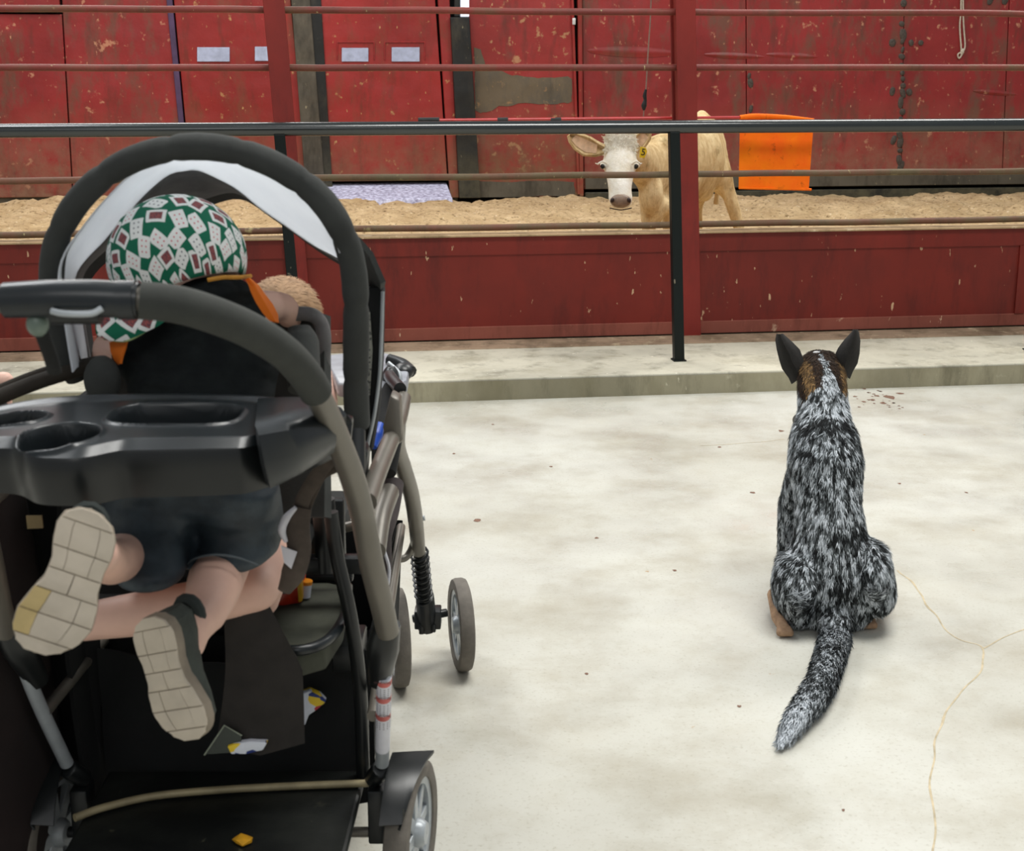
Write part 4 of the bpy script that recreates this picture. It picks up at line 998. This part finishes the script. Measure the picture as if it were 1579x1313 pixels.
# bill on the lower left
rows_ = []; uvb = []
BP = [((252, 470), (262, 490)), ((235, 485), (244, 502)), ((205, 488), (228, 510)), ((178, 485), (212, 518)), ((160, 488), (190, 526)), ((152, 495), (166, 524)), ((150, 500), (152, 516))]
for (a, b) in BP: rows_.append([W(*a, 2.05).lerp(W(*b, 2.02), k/6)+Vector((0, -.012*math.sin(math.pi*k/6), 0)) for k in range(7)])
m = MB(); m.sheet(rows_, .005); bill = m.build('cap_bill', cardm, boy)
setuv(bill, [((v.co.x)*27, (v.co.z)*27) for v in bill.data.vertices])
T('cap_trim', [W(386, 426, 2.13), W(368, 428, 2.06), W(345, 428, 2.045), W(320, 432, 2.04)], .0032, M('yellow_trim', (214, 150, 50), 0.7), boy)
T('cap_trim', [W(256, 482, 2.03), W(238, 500, 2.02), W(212, 518, 2.02), W(190, 526, 2.02), W(160, 522, 2.02)], .0022, M('pale_green_trim', (170, 190, 130), 0.7), boy)
# shirt
def shirt_mat():
    m, nt, b = base('black_jersey', 0.9, 0, 0.15); v = coords(nt)
    nt.links.new(mix(nt, ramp(nt, noi(nt, v, 30, 4), .4, .7), srgb((24, 27, 28)), srgb((32, 36, 36))), b.inputs['Base Color'])
    h = mt(nt, 'ADD', mt(nt, 'MULTIPLY', noi(nt, coords(nt, (1, 1, 2.2)), 9, 2), 1.0), mt(nt, 'MULTIPLY', noi(nt, v, 300, 2), .01))
    bump(nt, b, h, 0.9, 0.05); return m
shm = shirt_mat()
shirt = blob('shirt', [
 [(W(300, 740, 2.04), (.105, .075, .05)), (W(310, 640, 2.06), (.108, .07, .06)), (W(312, 570, 2.10), (.118, .07, .06)), (W(310, 505, 2.12), (.098, .064, .05)), (W(325, 462, 2.11), (.066, .06, .03)), (W(335, 446, 2.10), (.048, .055, .02))],
 [(W(290, 480, 2.09), (.05, .04, .03)), (W(312, 446, 2.075), (.052, .035, .02))],
 [(W(310, 520, 2.12), .058), (W(384, 474, 2.12), .030)],
 [(W(285, 545, 2.11), .058), (W(214, 556, 2.10), .036), (W(203, 548, 2.11), .032)]], 0.0075, shm, boy, 6)
om = M('orange_trim', (244, 122, 20), 0.7, var=.05)
def ribbon(rows_, name, mat, par, th=.004):
    m = MB(); m.sheet(rows_, th); return m.build(name, mat, par)
rr_ = []
for (a, b) in (((380, 430), (384, 430)), ((384, 438), (398, 442)), ((388, 450), (408, 456)), ((396, 467), (419, 470)), ((406, 482), (427, 486)), ((418, 495), (428, 498))):
    rr_.append([W(*a, 2.06), W((a[0]+b[0])/2, (a[1]+b[1])/2, 2.055), W(*b, 2.08)])
ribbon(rr_, 'sleeve_trim', om, boy)
rr_ = []
for (a, b) in (((170, 528), (198, 520)), ((172, 542), (194, 536)), ((177, 554), (189, 550)), ((184, 562), (186, 561))):
    rr_.append([W(*a, 2.045), W((a[0]+b[0])/2, (a[1]+b[1])/2, 2.035), W(*b, 2.03)])
ribbon(rr_, 'sleeve_trim', om, boy)
# shorts
def denim():
    m, nt, b = base('dark_denim', 0.55, 0, 0.5); v = coords(nt)
    c = mix(nt, ramp(nt, noi(nt, v, 22, 5), .35, .7), srgb((58, 70, 78)), srgb((32, 40, 48)))
    nt.links.new(c, b.inputs['Base Color'])
    h = mt(nt, 'ADD', noi(nt, coords(nt, (1, 1, 2.4)), 9, 1), mt(nt, 'MULTIPLY', noi(nt, v, 350, 2), .015)); bump(nt, b, h, 0.8, 0.04); return m
dm = denim()
blob('shorts', [
 [(W(240, 745, 2.0), (.07, .07, .06)), (W(340, 745, 2.0), (.075, .07, .06))],
 [(W(360, 760, 2.0), (.07, .07, .055)), (W(372, 810, 2.02), (.066, .06, .05)), (W(368, 840, 2.0), (.062, .055, .03)), (W(345, 866, 1.98), (.062, .05, .012))],
 [(W(230, 760, 2.0), (.072, .06, .05)), (W(228, 830, 1.96), (.060, .06, .04)), (W(232, 886, 1.91), (.050, .06, .018))]], 0.007, dm, boy, 5)
T('hem_stitch', [W(284, 874, 1.95), W(300, 862, 1.925), W(330, 856, 1.915), W(365, 860, 1.92), W(398, 872, 1.94)], .0016, M('grey_stitch', (96, 106, 112), 0.7), boy, n=6)
# shoes ------------------------------------------------
solem = M('cream_rubber_sole', (206, 194, 176), 0.75, var=0.09, scale=18, bs=0.3)
solem2 = M('yellowed_rubber_sole', (206, 182, 126), 0.75, var=0.12, scale=18, bs=0.3)
groove = M('dark_sole_groove', (152, 140, 124), 0.9, var=0.15, scale=30, bs=0.3)  # sole base, darker than the tread blocks
uppm = M('grey_green_shoe_fabric', (66, 72, 66), 0.85, var=0.2, scale=40, bs=0.4)
def hw(t):
    # half width from heel (0) to toe (1), unit length
    pts = [(0, .0), (.02, .075), (.07, .135), (.14, .165), (.25, .165), (.38, .145), (.5, .15), (.62, .185), (.75, .205), (.86, .185), (.94, .135), (.985, .07), (1, 0)]
    for (a, x), (b, y) in zip(pts, pts[1:]):
        if t <= b: f = (t-a)/(b-a); f = f*f*(3-2*f) if 0 < 1 else f; return (x+(y-x)*f)*1.18
    return 0
def shoe(heel, toe, nrm, curve, yel):
    heel, toe, nrm = Vector(heel), Vector(toe), Vector(nrm)
    ax = toe-heel; Lh = ax.length; ax.normalize(); nrm = (nrm-ax*nrm.dot(ax)).normalized(); sd = ax.cross(nrm)
    so = thing_part = None
    def P(t, s, h): return heel+ax*(t*Lh)+sd*((s+curve*math.sin(math.pi*t))*Lh)+nrm*h
    n = 48; ts = [0.5-0.5*math.cos(math.pi*k/24) for k in range(25)]
    outl = [(t, hw(t)) for t in ts]+[(t, -hw(t)) for t in ts[::-1][1:-1]]
    m = MB(); m.loft([[P(t*.97+.015, s*.93, -.019) for t, s in outl], [P(t, s*1.03, -.015) for t, s in outl], [P(t, s*1.03, -.004) for t, s in outl], [P(t*.98+.01, s*.96, 0) for t, s in outl]])
    sole = m.build('shoe_sole', groove, boy)
    rows_t = [(.012, .10), (.105, .285), (.292, .43), (.437, .575), (.582, .735), (.742, .895), (.902, .988)]
    cols = [(-1.0, -.5), (-.47, .47), (.5, 1.0)]
    for ri, (t0, t1) in enumerate(rows_t):
        for ci, (c0, c1) in enumerate(cols):
            if ri in (0, 6) and ci != 1: continue
            if ri in (0, 6): c0, c1 = -.97, .97
            if ri == 3:
                if ci == 0: continue
                c0, c1 = ((-1, -.02) if ci == 1 else (.02, 1))
            bt = []; 
            for q in range(5): t = t0+(t1-t0)*q/4; bt.append((t, c0*hw(t)))
            for q in range(4, -1, -1): t = t0+(t1-t0)*q/4; bt.append((t, c1*hw(t)))
            hh = .0028
            m = MB(); m.loft([[P(t, s, -.001) for t, s in bt], [P(t, s, hh*.7) for t, s in bt], [P(t0*.06+t*.94+(t1-t0)*0.0+ .0, s*.96, hh) for t, s in bt]])
            m.build('tread_block', solem2 if (yel and ci == yel and ri in (4, 5)) else solem, sole, bevel=0)
    # upper
    rg = []
    for t, hgt in ((.03, .05), (.1, .062), (.25, .066), (.4, .058), (.55, .046), (.7, .038), (.85, .03), (.97, .012)):
        rg.append([P(t, hw(t)*.96*math.cos(a), -.012-hgt*max(0, math.sin(a))**.8) for a in [math.pi*k/12 for k in range(13)]])
    m = MB(); m.loft(rg, closed=True); m.build('shoe_upper', uppm, boy)
    m = MB(); cpt = [P(.16+.13*math.cos(a), .105*math.sin(a), -.075) for a in [2*math.pi*k/14 for k in range(15)]]
    m.tube(cpt, .009, 8); m.build('shoe_collar', M('dark_green_padding', (46, 52, 50), 0.9), boy)
    return sole
shoe(W(230, 950, 1.74), W(298, 1143, 1.72), (-.42, -1, -.12), 0.05, 0)
shoe(W(140, 786, 1.55), W(52, 1008, 1.50), (0.12, -1, -.1), -0.06, 2)
# ================================================================== second child
kid = thing('person', 'fair-haired small child in front seat, mostly hidden behind the kneeling boy', 'person', W(440, 700, 2.5))
kh = W(438, 492, 2.62); darkm_ = M('dark_iris', (60, 50, 46), 0.2)
blob('body', [
 [(kh, (.066, .075, .072))], [(kh+Vector((0, .04, -.03)), .04)], [(kh+Vector((0, .085, -.015)), .01), (kh+Vector((0, .07, -.01)), .016)],
 [(kh+Vector((0, 0, -.05)), .034), (kh+Vector((-.03, 0, -.11)), .045)],
 [(kh+Vector((-.05, 0, -.14)), (.08, .05, .05)), (kh+Vector((-.07, 0, -.36)), (.08, .065, .06))],
 [(kh+Vector((-.05, 0, -.13)), .034), (kh+Vector((.04, .03, -.15)), .03), (kh+Vector((.06, .1, -.19)), .024), (W(506, 583, 2.84), .018)],
 [(kh+Vector((-.08, 0, -.13)), .034), (kh+Vector((-.25, .04, -.30)), .028), (W(60, 680, 2.66), .024), (W(0, 640, 2.66), .022), (W(4, 592, 2.66), .021)],
 [(W(6, 587, 2.66), .020), (W(-12, 590, 2.66), .016)],
 [(kh+Vector((-.02, -.05, -.38)), .06), (W(425, 800, 2.34), .05), (W(410, 880, 2.10), .036), (W(396, 908, 2.045), .036), (W(330, 925, 2.035), .036), (W(230, 945, 2.03), .036), (W(160, 955, 2.03), .032), (W(120, 965, 2.04), .026)],
 [(W(408, 895, 2.09), .034), (W(408, 932, 2.09), .022)],
 ], 0.0075, skin, kid, 5)
m = MB()
m.ball(kh+Vector((0, -.014, .013)), (.070, .070, .068), 16)
kidhair = m.build('hair', hairm, kid)
hv = MB(); rh = random.Random(4)
for k in range(1400):
    a = rh.uniform(0, 2*math.pi); z = rh.uniform(-.35, 1); r = math.sqrt(1-z*z); d = Vector((r*math.cos(a), r*math.sin(a), z)); p = kh+Vector((0, -.014, .013))+Vector((d.x*.070, d.y*.070, d.z*.068))
    if d.y > .35 and z < .5: continue
    t = (Vector((rh.gauss(0, .3), .5, -.2))-d*0).normalized(); t = (t-d*t.dot(d)*.8).normalized(); s_ = d.cross(t)*.0011
    q = p+t*.02+d*.003; i = len(hv.v); hv.v += [p-s_, p+s_, q]; hv.f.append([i, i+1, i+2])
tag(hv.build('hair_strands', hairm, kid, smooth=False), None, None, kind='stuff')
for sx in (-1, 1):
    m = MB(); m.ball(kh+Vector((sx*.024, .068, .004)), .008, 6); m.build('eye', darkm_, kid)
m = MB(); m.tube([kh+Vector((-.02, .064, -.036)), kh+Vector((0, .072, -.039)), kh+Vector((.02, .064, -.036))], .004, 6, smooth=2); m.build('mouth', M('lip'), kid)
ks = blob('top', [[(kh+Vector((-.05, 0, -.16)), (.09, .058, .05)), (kh+Vector((-.07, 0, -.36)), (.088, .072, .06))]], .01, M('grey_child_top', (92, 96, 104), 0.9, scale=30, bs=.3), kid)

# ================================================================== CALF
def calf_mat():
    m, nt, b = base('cream_hide', 0.8, 0, 0.2); v = coords(nt)
    c = mix(nt, ramp(nt, noi(nt, coords(nt, (1, 1, .5)), 10, 7, .7), .35, .66), srgb((232, 210, 164)), srgb((184, 148, 98)))
    c = mix(nt, mt(nt, 'MULTIPLY', ramp(nt, noi(nt, coords(nt, (1, 1, .35)), 45, 4, .7), .52, .7), .45), c, srgb((150, 116, 70)))
    c = mix(nt, mt(nt, 'MULTIPLY', ramp(nt, noi(nt, v, 5, 6, .7), .58, .68), .6), c, srgb((122, 104, 60)))
    nt.links.new(c, b.inputs['Base Color']); bump(nt, b, noi(nt, coords(nt, (1, 1, .4)), 60, 5, .7), .6, .012); return m
hide = calf_mat()
def face_mat():
    m, nt, b = base('white_face_hide', 0.75, 0, 0.2); v = coords(nt)
    c = mix(nt, ramp(nt, noi(nt, v, 14, 6, .7), .35, .7), srgb((250, 247, 236)), srgb((226, 216, 190)))
    nt.links.new(c, b.inputs['Base Color']); bump(nt, b, noi(nt, v, 60, 5, .7), .5, .01); return m
D0 = 7.75
calf = thing('calf', 'cream calf with white face and yellow ear tag standing on sand behind the fence', 'calf', Vector((W(1050, 300, 8.2).x, 8.2, SAND)))
def C(px, py, d): return W(px, py, d)
KB = 1.0
gz = SAND+.01
def foot(px, py, d): p = W(px, py, d); p.z = gz; return p
blob('body', [
 # trunk: chest -> barrel -> hip
 [(C(1012, 262, 8.15), (.11, .13, .20)), (C(1050, 256, 8.3), (.135, .16, .225)), (C(1080, 248, 8.5), (.135, .16, .225)), (C(1092, 240, 8.75), (.115, .15, .21))],
 [(C(1062, 195, 8.4), (.06, .1, .05)), (C(1083, 190, 8.6), (.075, .1, .055)), (C(1092, 195, 8.75), (.07, .08, .05))],
 [(C(1082, 178, 8.62), (.035, .05, .035))],
 # brisket
 [(C(1004, 300, 8.0), (.07, .09, .12)), (C(1012, 338, 8.05), (.035, .06, .03))],
 [(C(1020, 318, 8.1), (.07, .1, .06))],
 # neck
 [(C(1005, 262, 8.1), (.10, .10, .15)), (C(985, 250, 7.9), (.08, .08, .11)), (C(968, 240, D0+.07), (.065, .07, .075))],
 # front legs
 [(C(998, 300, 8.02), (.05, .06, .07)), (C(1000, 345, 8.02), .042), (C(1000, 395, 8.04), .034), (C(1001, 420, 8.05), .036), (foot(1001, 470, 8.05)+Vector((0, 0, .07)), .026), (foot(1001, 470, 8.04)+Vector((0, -.01, .03)), .034)],
 [(C(1030, 320, 8.25), (.05, .06, .07)), (C(1034, 370, 8.25), .038), (C(1034, 410, 8.27), .034), (foot(1034, 455, 8.27)+Vector((0, 0, .06)), .025), (foot(1034, 455, 8.26)+Vector((0, -.01, .03)), .033)],
 # hind near leg, stepping back to the right
 [(C(1100, 250, 8.7), (.085, .12, .16)), (C(1112, 275, 8.68), (.07, .10, .10)), (C(1122, 292, 8.66), (.042, .06, .06)), (C(1132, 325, 8.64), (.040, .045, .05)), (C(1140, 352, 8.64), .036), (C(1136, 385, 8.62), .028), (foot(1134, 430, 8.6)+Vector((0, 0, .05)), .026), (foot(1133, 430, 8.58)+Vector((0, 0, .03)), .034)],
 # hind far leg
 [(C(1085, 270, 8.9), (.06, .1, .12)), (C(1072, 320, 8.95), .045), (C(1076, 350, 8.97), .034), (C(1074, 390, 8.95), .026), (foot(1074, 420, 8.95)+Vector((0, 0, .03)), .032)],
 # belly
 [(C(1040, 290, 8.3), (.08, .1, .08)), (C(1085, 296, 8.5), (.06, .08, .06))],
], 0.016, hide, calf, 4)
# head: tapered skull facing the viewer, muzzle lower
hc_ = C(958, 238, D0)
head = blob('head', [
 [(C(957, 226, D0+.05), (.085, .07, .06)), (C(956, 252, D0), (.094, .075, .06)), (C(956, 272, D0-.05), (.074, .065, .05)), (C(956, 292, D0-.10), (.062, .06, .04)), (C(957, 306, D0-.13), (.066, .055, .035)), (C(957, 315, D0-.13), (.056, .05, .025))],
 [(C(931, 254, D0-.01), (.022, .03, .02))], [(C(982, 254, D0-.01), (.022, .03, .02))],
 [(C(957, 216, D0+.05), (.055, .05, .025))],
], 0.010, face_mat(), calf, 4)
darkm = M('dark_wet_eye', (22, 18, 16), 0.12)
for x in (928, 980):
    m = MB(); m.ball(C(x+ (1 if x < 950 else 1), 257, D0-.045), (.012, .014, .014), 8); e = m.build('eye', darkm, calf)
    m = MB(); dx = -5 if x < 950 else 5
    m.tube([C(x-7+1, 253, D0-.06), C(x+1, 249, D0-.068), C(x+8, 253, D0-.06)], .005, 6, smooth=2); m.tube([C(x+dx, 254, D0-.055), C(x+dx*2, 252, D0-.06)], .003, 5); m.build('eyelid', face_mat(), calf)
nosem = M('brown_grey_nose', (152, 128, 108), 0.4, var=.15, scale=60, bs=.3)
m = MB(); m.ball(C(957, 310, D0-.172), (.056, .024, .036), 10); nz = m.build('nose', nosem, calf)
for x in (944, 970):
    m = MB(); m.ball(C(x, 309, D0-.193), (.010, .008, .014), 8, Matrix.Rotation(.4 if x < 950 else -.4, 3, 'Y')); m.build('nostril', M('nostril_dark', (52, 34, 32), 0.5), calf)
T('mouth', [C(940, 321, D0-.155), C(957, 324, D0-.165), C(974, 321, D0-.155)], .003, M('nostril_dark'), calf, n=6)
def ear(pts, wid, d, inn):
    rws_ = []
    for k, ((x, y), wv) in enumerate(zip(pts, wid)):
        t0 = Vector(pts[min(k+1, len(pts)-1)])-Vector(pts[max(k-1, 0)]); t0.normalize(); n0 = Vector((-t0.y, t0.x))
        rws_.append([W(x+n0.x*wv*s, y+n0.y*wv*s, d-.03*(1-s*s)*-1) for s in (-1, -.6, -.2, .2, .6, 1)])
    m = MB(); m.sheet(rws_, .014); o = m.build('ear', hide, calf)
    rw2 = [[r[1]+Vector((0, -.014, 0)), r[2]+Vector((0, -.016, 0)), r[3]+Vector((0, -.016, 0)), r[4]+Vector((0, -.014, 0))] for r in rws_[1:-1]]
    m = MB(); m.sheet(rw2, .004); m.build('ear_lining', inn, o)
pink = M('pink_cream_ear', (222, 186, 150), 0.8, var=.15, scale=40)
ear([(932, 231), (920, 230), (905, 226), (893, 219), (884, 212), (878, 207)], [6, 11, 15, 13, 9, 3], D0-.02, pink)
ear([(976, 228), (983, 222), (990, 214), (996, 208), (1001, 203)], [8, 12, 11, 9, 3], D0+.02, pink)
# ear tag
tg = MB(); A = [W(x, y, D0-.05) for x, y in ((987, 226), (996, 228), (998, 234), (994, 244), (986, 243))]; tg.loft([A, [p+Vector((0, .004, 0)) for p in A]]); tgo = tg.build('ear_tag', M('yellow_tag', (238, 200, 30), 0.45), calf, bevel=.001)
text('tag_number', '5', .05, M('black_ink', (20, 20, 20), 0.6), Matrix.Translation(W(992, 235, D0-.052)) @ Matrix.Rotation(math.pi/2, 4, 'X') @ Matrix.Rotation(-.15, 4, 'Z'), tgo)
T('tail', [C(1103, 212, 8.95), C(1118, 240, 8.98), C(1108, 285, 8.9), C(1104, 315, 8.9)], [.022, .018, .013, .016], hide, calf)
# curly poll hair and hide tufts
tf = MB(); rc_ = random.Random(9)
for k in range(900):
    x = rc_.uniform(932, 982); y = rc_.uniform(207, 236); p = W(x, y, D0-.03+.0*k)
    dz = (y-205)/40
    p = p+Vector((0, -.03*min(1, dz*1.4)+.03-abs(x-957)/25*-.02, 0))
    t = Vector((rc_.gauss(0, .7), -.3, rc_.gauss(.1, .6))).normalized(); s_ = Vector((t.z, 0, -t.x))*.003
    q = p+t*.016; q2 = q+Vector((rc_.gauss(0, .01), -.003, rc_.gauss(0, .01))); i = len(tf.v); tf.v += [p-s_, p+s_, q+s_*.6, q-s_*.6, q2]; tf.f += [[i, i+1, i+2, i+3], [i+3, i+2, i+4]]
tag(tf.build('poll_hair', face_mat(), calf, smooth=False), None, None, kind='stuff')

# ================================================================== DOG
dog = thing('dog', 'grey speckled dog with pointed black ears sitting on concrete, back turned', 'dog', Vector((.81, 3.4, 0)))
def G(px, py, d): return W(px, py, d)
def floorp(px, py, r): p = Wz(px, py, 0); p.z = r; return p
dchains = [
 # trunk from rump to neck
 [(G(1284, 930, 3.46), (.118, .10, .085)), (G(1284, 885, 3.45), (.135, .11, .09)), (G(1281, 835, 3.46), (.096, .10, .085)), (G(1277, 775, 3.49), (.084, .10, .08)), (G(1273, 712, 3.53), (.098, .11, .078)), (G(1271, 680, 3.56), (.090, .10, .065)), (G(1270, 655, 3.59), (.074, .085, .05)), (G(1270, 632, 3.62), (.066, .075, .045)), (G(1268, 605, 3.65), (.066, .072, .045)), (G(1267, 580, 3.69), (.064, .07, .045))],
 # head
 [(G(1267, 578, 3.72), (.066, .07, .045)), (G(1266, 562, 3.75), (.058, .065, .038))],
 [(G(1266, 568, 3.79), (.045, .05, .035)), (G(1266, 578, 3.87), (.027, .04, .024)), (G(1266, 582, 3.92), (.020, .02, .018))],
 # thighs
 [(G(1228, 900, 3.42), (.062, .10, .085)), (G(1224, 925, 3.48), (.055, .12, .07)), (G(1222, 905, 3.56), (.045, .08, .07))],
 [(G(1338, 880, 3.42), (.060, .10, .085)), (G(1346, 905, 3.46), (.054, .12, .07)), (G(1346, 890, 3.56), (.045, .08, .07))],
 [(G(1356, 855, 3.5), (.026, .05, .03))],
 [(G(1218, 868, 3.5), (.038, .05, .03))],
 # front legs
 [(G(1243, 715, 3.62), (.042, .06, .07)), (Vector((.75, 3.68, .25)), .032), (Vector((.75, 3.70, .10)), .024), (Vector((.75, 3.70, .03)), .024), (Vector((.75, 3.74, .02)), .022)],
 [(G(1302, 715, 3.62), (.042, .06, .07)), (Vector((.86, 3.68, .22)), .032), (Vector((.86, 3.70, .10)), .024), (Vector((.86, 3.70, .03)), .024), (Vector((.86, 3.74, .02)), .022)],
 [(G(1272, 700, 3.62), (.08, .07, .09))],
]
tail_pts = [(1284, 962, .06), (1287, 985, .045), (1278, 1020, .036), (1266, 1055, .034), (1250, 1082, .033), (1232, 1105, .028), (1216, 1130, .020), (1204, 1150, .010)]
tl = []
for x, y, r in tail_pts:
    p = Wz(x, y, r); tl.append((p, r))
tl[0] = (G(1286, 955, 3.38), .042); tl[1] = (G(1288, 985, 3.30), .038)
dchains.append(tl)
def dog_skin():
    m, nt, b = base('dog_coat_under', 0.9, 0, 0.2); v = coords(nt)
    at = nd(nt, 'ShaderNodeAttribute'); at.attribute_name = 'coat'
    nt.links.new(at.outputs['Color'], b.inputs['Base Color']); return m
dsk = dog_skin()
def dpost(v): 
    if v.z < .004: v = Vector((v.x, v.y, .004))
    return v
dbody = blob('body', dchains, 0.008, dsk, dog, 5, post=dpost)
offd = ROOTLOC[dog.name]
earL_c, earR_c = G(1212, 560, 3.7), G(1307, 555, 3.7)
def coat(p, rnd_):
    """coat colour at world point p: the dog's own markings"""
    r = p-Vector((0, 0, H)); # markings by body position
    x = (p.x-.835); z = p.z; y = p.y
    n1 = noise.noise(Vector((p.x*95, p.y*95, p.z*34))); n2 = noise.noise(Vector((p.x*12, p.y*12, p.z*9))+Vector((9, 2, 1)))
    if y > 3.60 and z > .565+.03*n2 and True:      # head
        h = G(1267, 575, 3.7); dxh = abs(p.x-h.x)
        if z < .655-dxh*3+.02*n2 and dxh < .03: pass
        else:
            if dxh > .034 and dxh < .058 and z < .640: return (140, 110, 72) if rnd_ < .45 else (74, 60, 44)
            return (56, 42, 32) if rnd_ < .6 else (36, 30, 26)
    if z < .1 and y > 3.5: return (170, 138, 108) if rnd_ < .7 else (204, 180, 152)
    v = n1*1.5+n2*.28+(rnd_-.5)*.9
    base_ = .02
    if z > .53: base_ = .40                                   # pale nape
    if .50 < z <= .53: base_ = -.25
    if .38 < z < .50: base_ = -.02
    if .28 < z <= .38: base_ = .20
    if abs(x) < .04 and z < .28 and y > 3.33: base_ = -.16        # dark saddle above the tail
    if abs(x) > .09 and z < .30 and y > 3.3: base_ = .12
    if y < 3.3: base_ = .12
    if y < 2.9: base_ = .12+(2.9-y)*7
    v += base_
    if v > .18: return (200, 206, 212) if v > .45 else (158, 165, 170)
    if v > -.16: return (94, 99, 101)
    return (46, 49, 50) if v > -.5 else (26, 27, 28)
ca = dbody.data.color_attributes.new('coat', 'FLOAT_COLOR', 'POINT')
for i, v in enumerate(dbody.data.vertices):
    c = coat(v.co+offd, .35); ca.data[i].color = srgb(tuple(k*.8 for k in c))
# fur strands
import bisect
me = dbody.data; me.calc_loop_triangles()
tris = [(me.vertices[t.vertices[0]].co+offd, me.vertices[t.vertices[1]].co+offd, me.vertices[t.vertices[2]].co+offd, t.normal.copy(), t.area) for t in me.loop_triangles]
cum = []; a = 0
for t in tris: a += t[4]; cum.append(a)
rf = random.Random(11); fv, ff, fc = [], [], []
NF = 62000
tailc = [p for p, r in tl]
for k in range(NF):
    t = tris[bisect.bisect_left(cum, rf.random()*a)]
    u_, v_ = rf.random(), rf.random()
    if u_+v_ > 1: u_, v_ = 1-u_, 1-v_
    p = t[0]*(1-u_-v_)+t[1]*u_+t[2]*v_; n = t[3]
    if n.z < -.7 and p.z < .05: continue
    if p.y < 3.34 and p.z < .14:
        g = Vector((-.30, -.95, -.05)); ln = rf.uniform(.02, .034); out = .30
    elif p.z > .56: g = Vector((0, -.4, -1)); ln = rf.uniform(.010, .018); out = .22
    else:
        g = Vector(((p.x-.835)*1.2, -.15, -1)); ln = rf.uniform(.014, .026); out = .20
        if p.z < .1 and p.y > 3.5: ln *= .4
        if .50 < p.z: ln *= 1.15
    g = g.normalized()+Vector((rf.gauss(0, .22), rf.gauss(0, .22), rf.gauss(0, .1)))
    g = (g-n*g.dot(n)).normalized()+n*out*rf.uniform(.4, 1.5); g.normalize()
    sd = g.cross(n); 
    if sd.length < 1e-4: continue
    sd = sd.normalized()*rf.uniform(.0008, .0015)
    mid = p+g*ln*.5; tip = p+(g-n*.10).normalized()*ln
    for q in (mid, tip):
        if q.z < .002: q.z = .002
    i = len(fv); fv += [p-sd-n*.001, p+sd-n*.001, mid+sd, mid-sd, tip]; ff += [[i, i+1, i+2, i+3], [i+3, i+2, i+4]]
    fc += [srgb(coat(p, rf.random()))]*5
m = MB(); m.v = fv; m.f = ff
me = bpy.data.meshes.new('fur'); me.from_pydata([tuple(v-offd) for v in fv], [], ff); me.materials.append(dsk)
ca = me.color_attributes.new('coat', 'FLOAT_COLOR', 'POINT')
ca.data.foreach_set('color', [c for col in fc for c in col])
fo = bpy.data.objects.new('fur', me); COL.objects.link(fo); fo.parent = dog; fo['kind'] = 'stuff'
# ears
edk = M('black_ear_fur', (30, 27, 24), 0.9, var=.2, scale=90, bs=.5, bscale=200)
def dogear(outline, d, lean_):
    # outline: base-outer, ..., tip, ..., base-inner in pixels; cupped shell
    rws_ = []
    for (ox, oy), (ix, iy) in outline:
        rws_.append([W(ox+(ix-ox)*s, oy+(iy-oy)*s, d-.035*math.sin(math.pi*s)+lean_) for s in (0, .17, .34, .5, .66, .83, 1)])
    m = MB(); m.sheet(rws_, .006); m.build('ear', edk, dog)
dogear([((1222, 592), (1240, 578)), ((1217, 582), (1238, 556)), ((1207, 568), (1235, 548)), ((1203, 555), (1232, 540)), ((1199, 538), (1222, 530)), ((1197, 524), (1212, 521)), ((1199, 515), (1206, 516))], 3.73, 0)
dogear([((1309, 584), (1294, 572)), ((1314, 572), (1291, 553)), ((1321, 560), (1290, 545)), ((1324, 545), (1294, 537)), ((1325, 526), (1304, 524)), ((1323, 513), (1314, 514)), ((1321, 509), (1317, 509))], 3.73, 0)
tanm = M('tan_fur', (150, 108, 66), 0.9, var=.35, scale=120, bs=.5, bscale=200)
blaze = MB(); blaze.ball(G(1259, 544, 3.74), (.010, .006, .004), 6); blaze.build('forehead_blaze', M('white_fur', (236, 236, 236), 0.8), dog)
# collar
cp = G(1269, 652, 3.60); ring_ = [cp+Vector((.069*math.cos(a_), .079*math.sin(a_)+.0, -.012*math.sin(a_)*-1)) for a_ in [2*math.pi*k/40 for k in range(41)]]
m = MB(); m.tube(ring_, .009, 8, flat=.5); m.build('collar', M('olive_brown_collar', (58, 52, 38), 0.7), dog)
# hind paws
pawm = M('tan_paw_fur', (176, 142, 112), 0.9, var=.2, scale=70, bs=.5, bscale=160)
for (a_, b_, c_) in (((1192, 945, 3.50), (1198, 975, 3.42), (1208, 990, 3.37)), ((1352, 955, 3.52), (1346, 975, 3.46), (1336, 988, 3.42))):
    pa, pb, pc = W(*a_), W(*b_), W(*c_); pb.z = .03; pc.z = .018
    pa.z = .06
    ch = [[(pa, .018), (pb, .017), (pc, .015)]]
    for k in (-1, 0, 1): ch.append([(pc+Vector((k*.010, .0, 0)), .010), (pc+Vector((k*.013, -.016, -.005)), .010)])
    blob('paw', ch, .004, pawm, dog, 3, post=lambda v: Vector((v.x, v.y, max(v.z, .002))))
# face on the far side
for sx in (-1, 1):
    m = MB(); m.ball(G(1266, 566, 3.79)+Vector((sx*.028, .035, .012)), .009, 8); m.build('eye', darkm, dog)
m = MB(); m.ball(G(1266, 582, 3.94), (.013, .01, .011), 8); m.build('nose', darkm, dog)
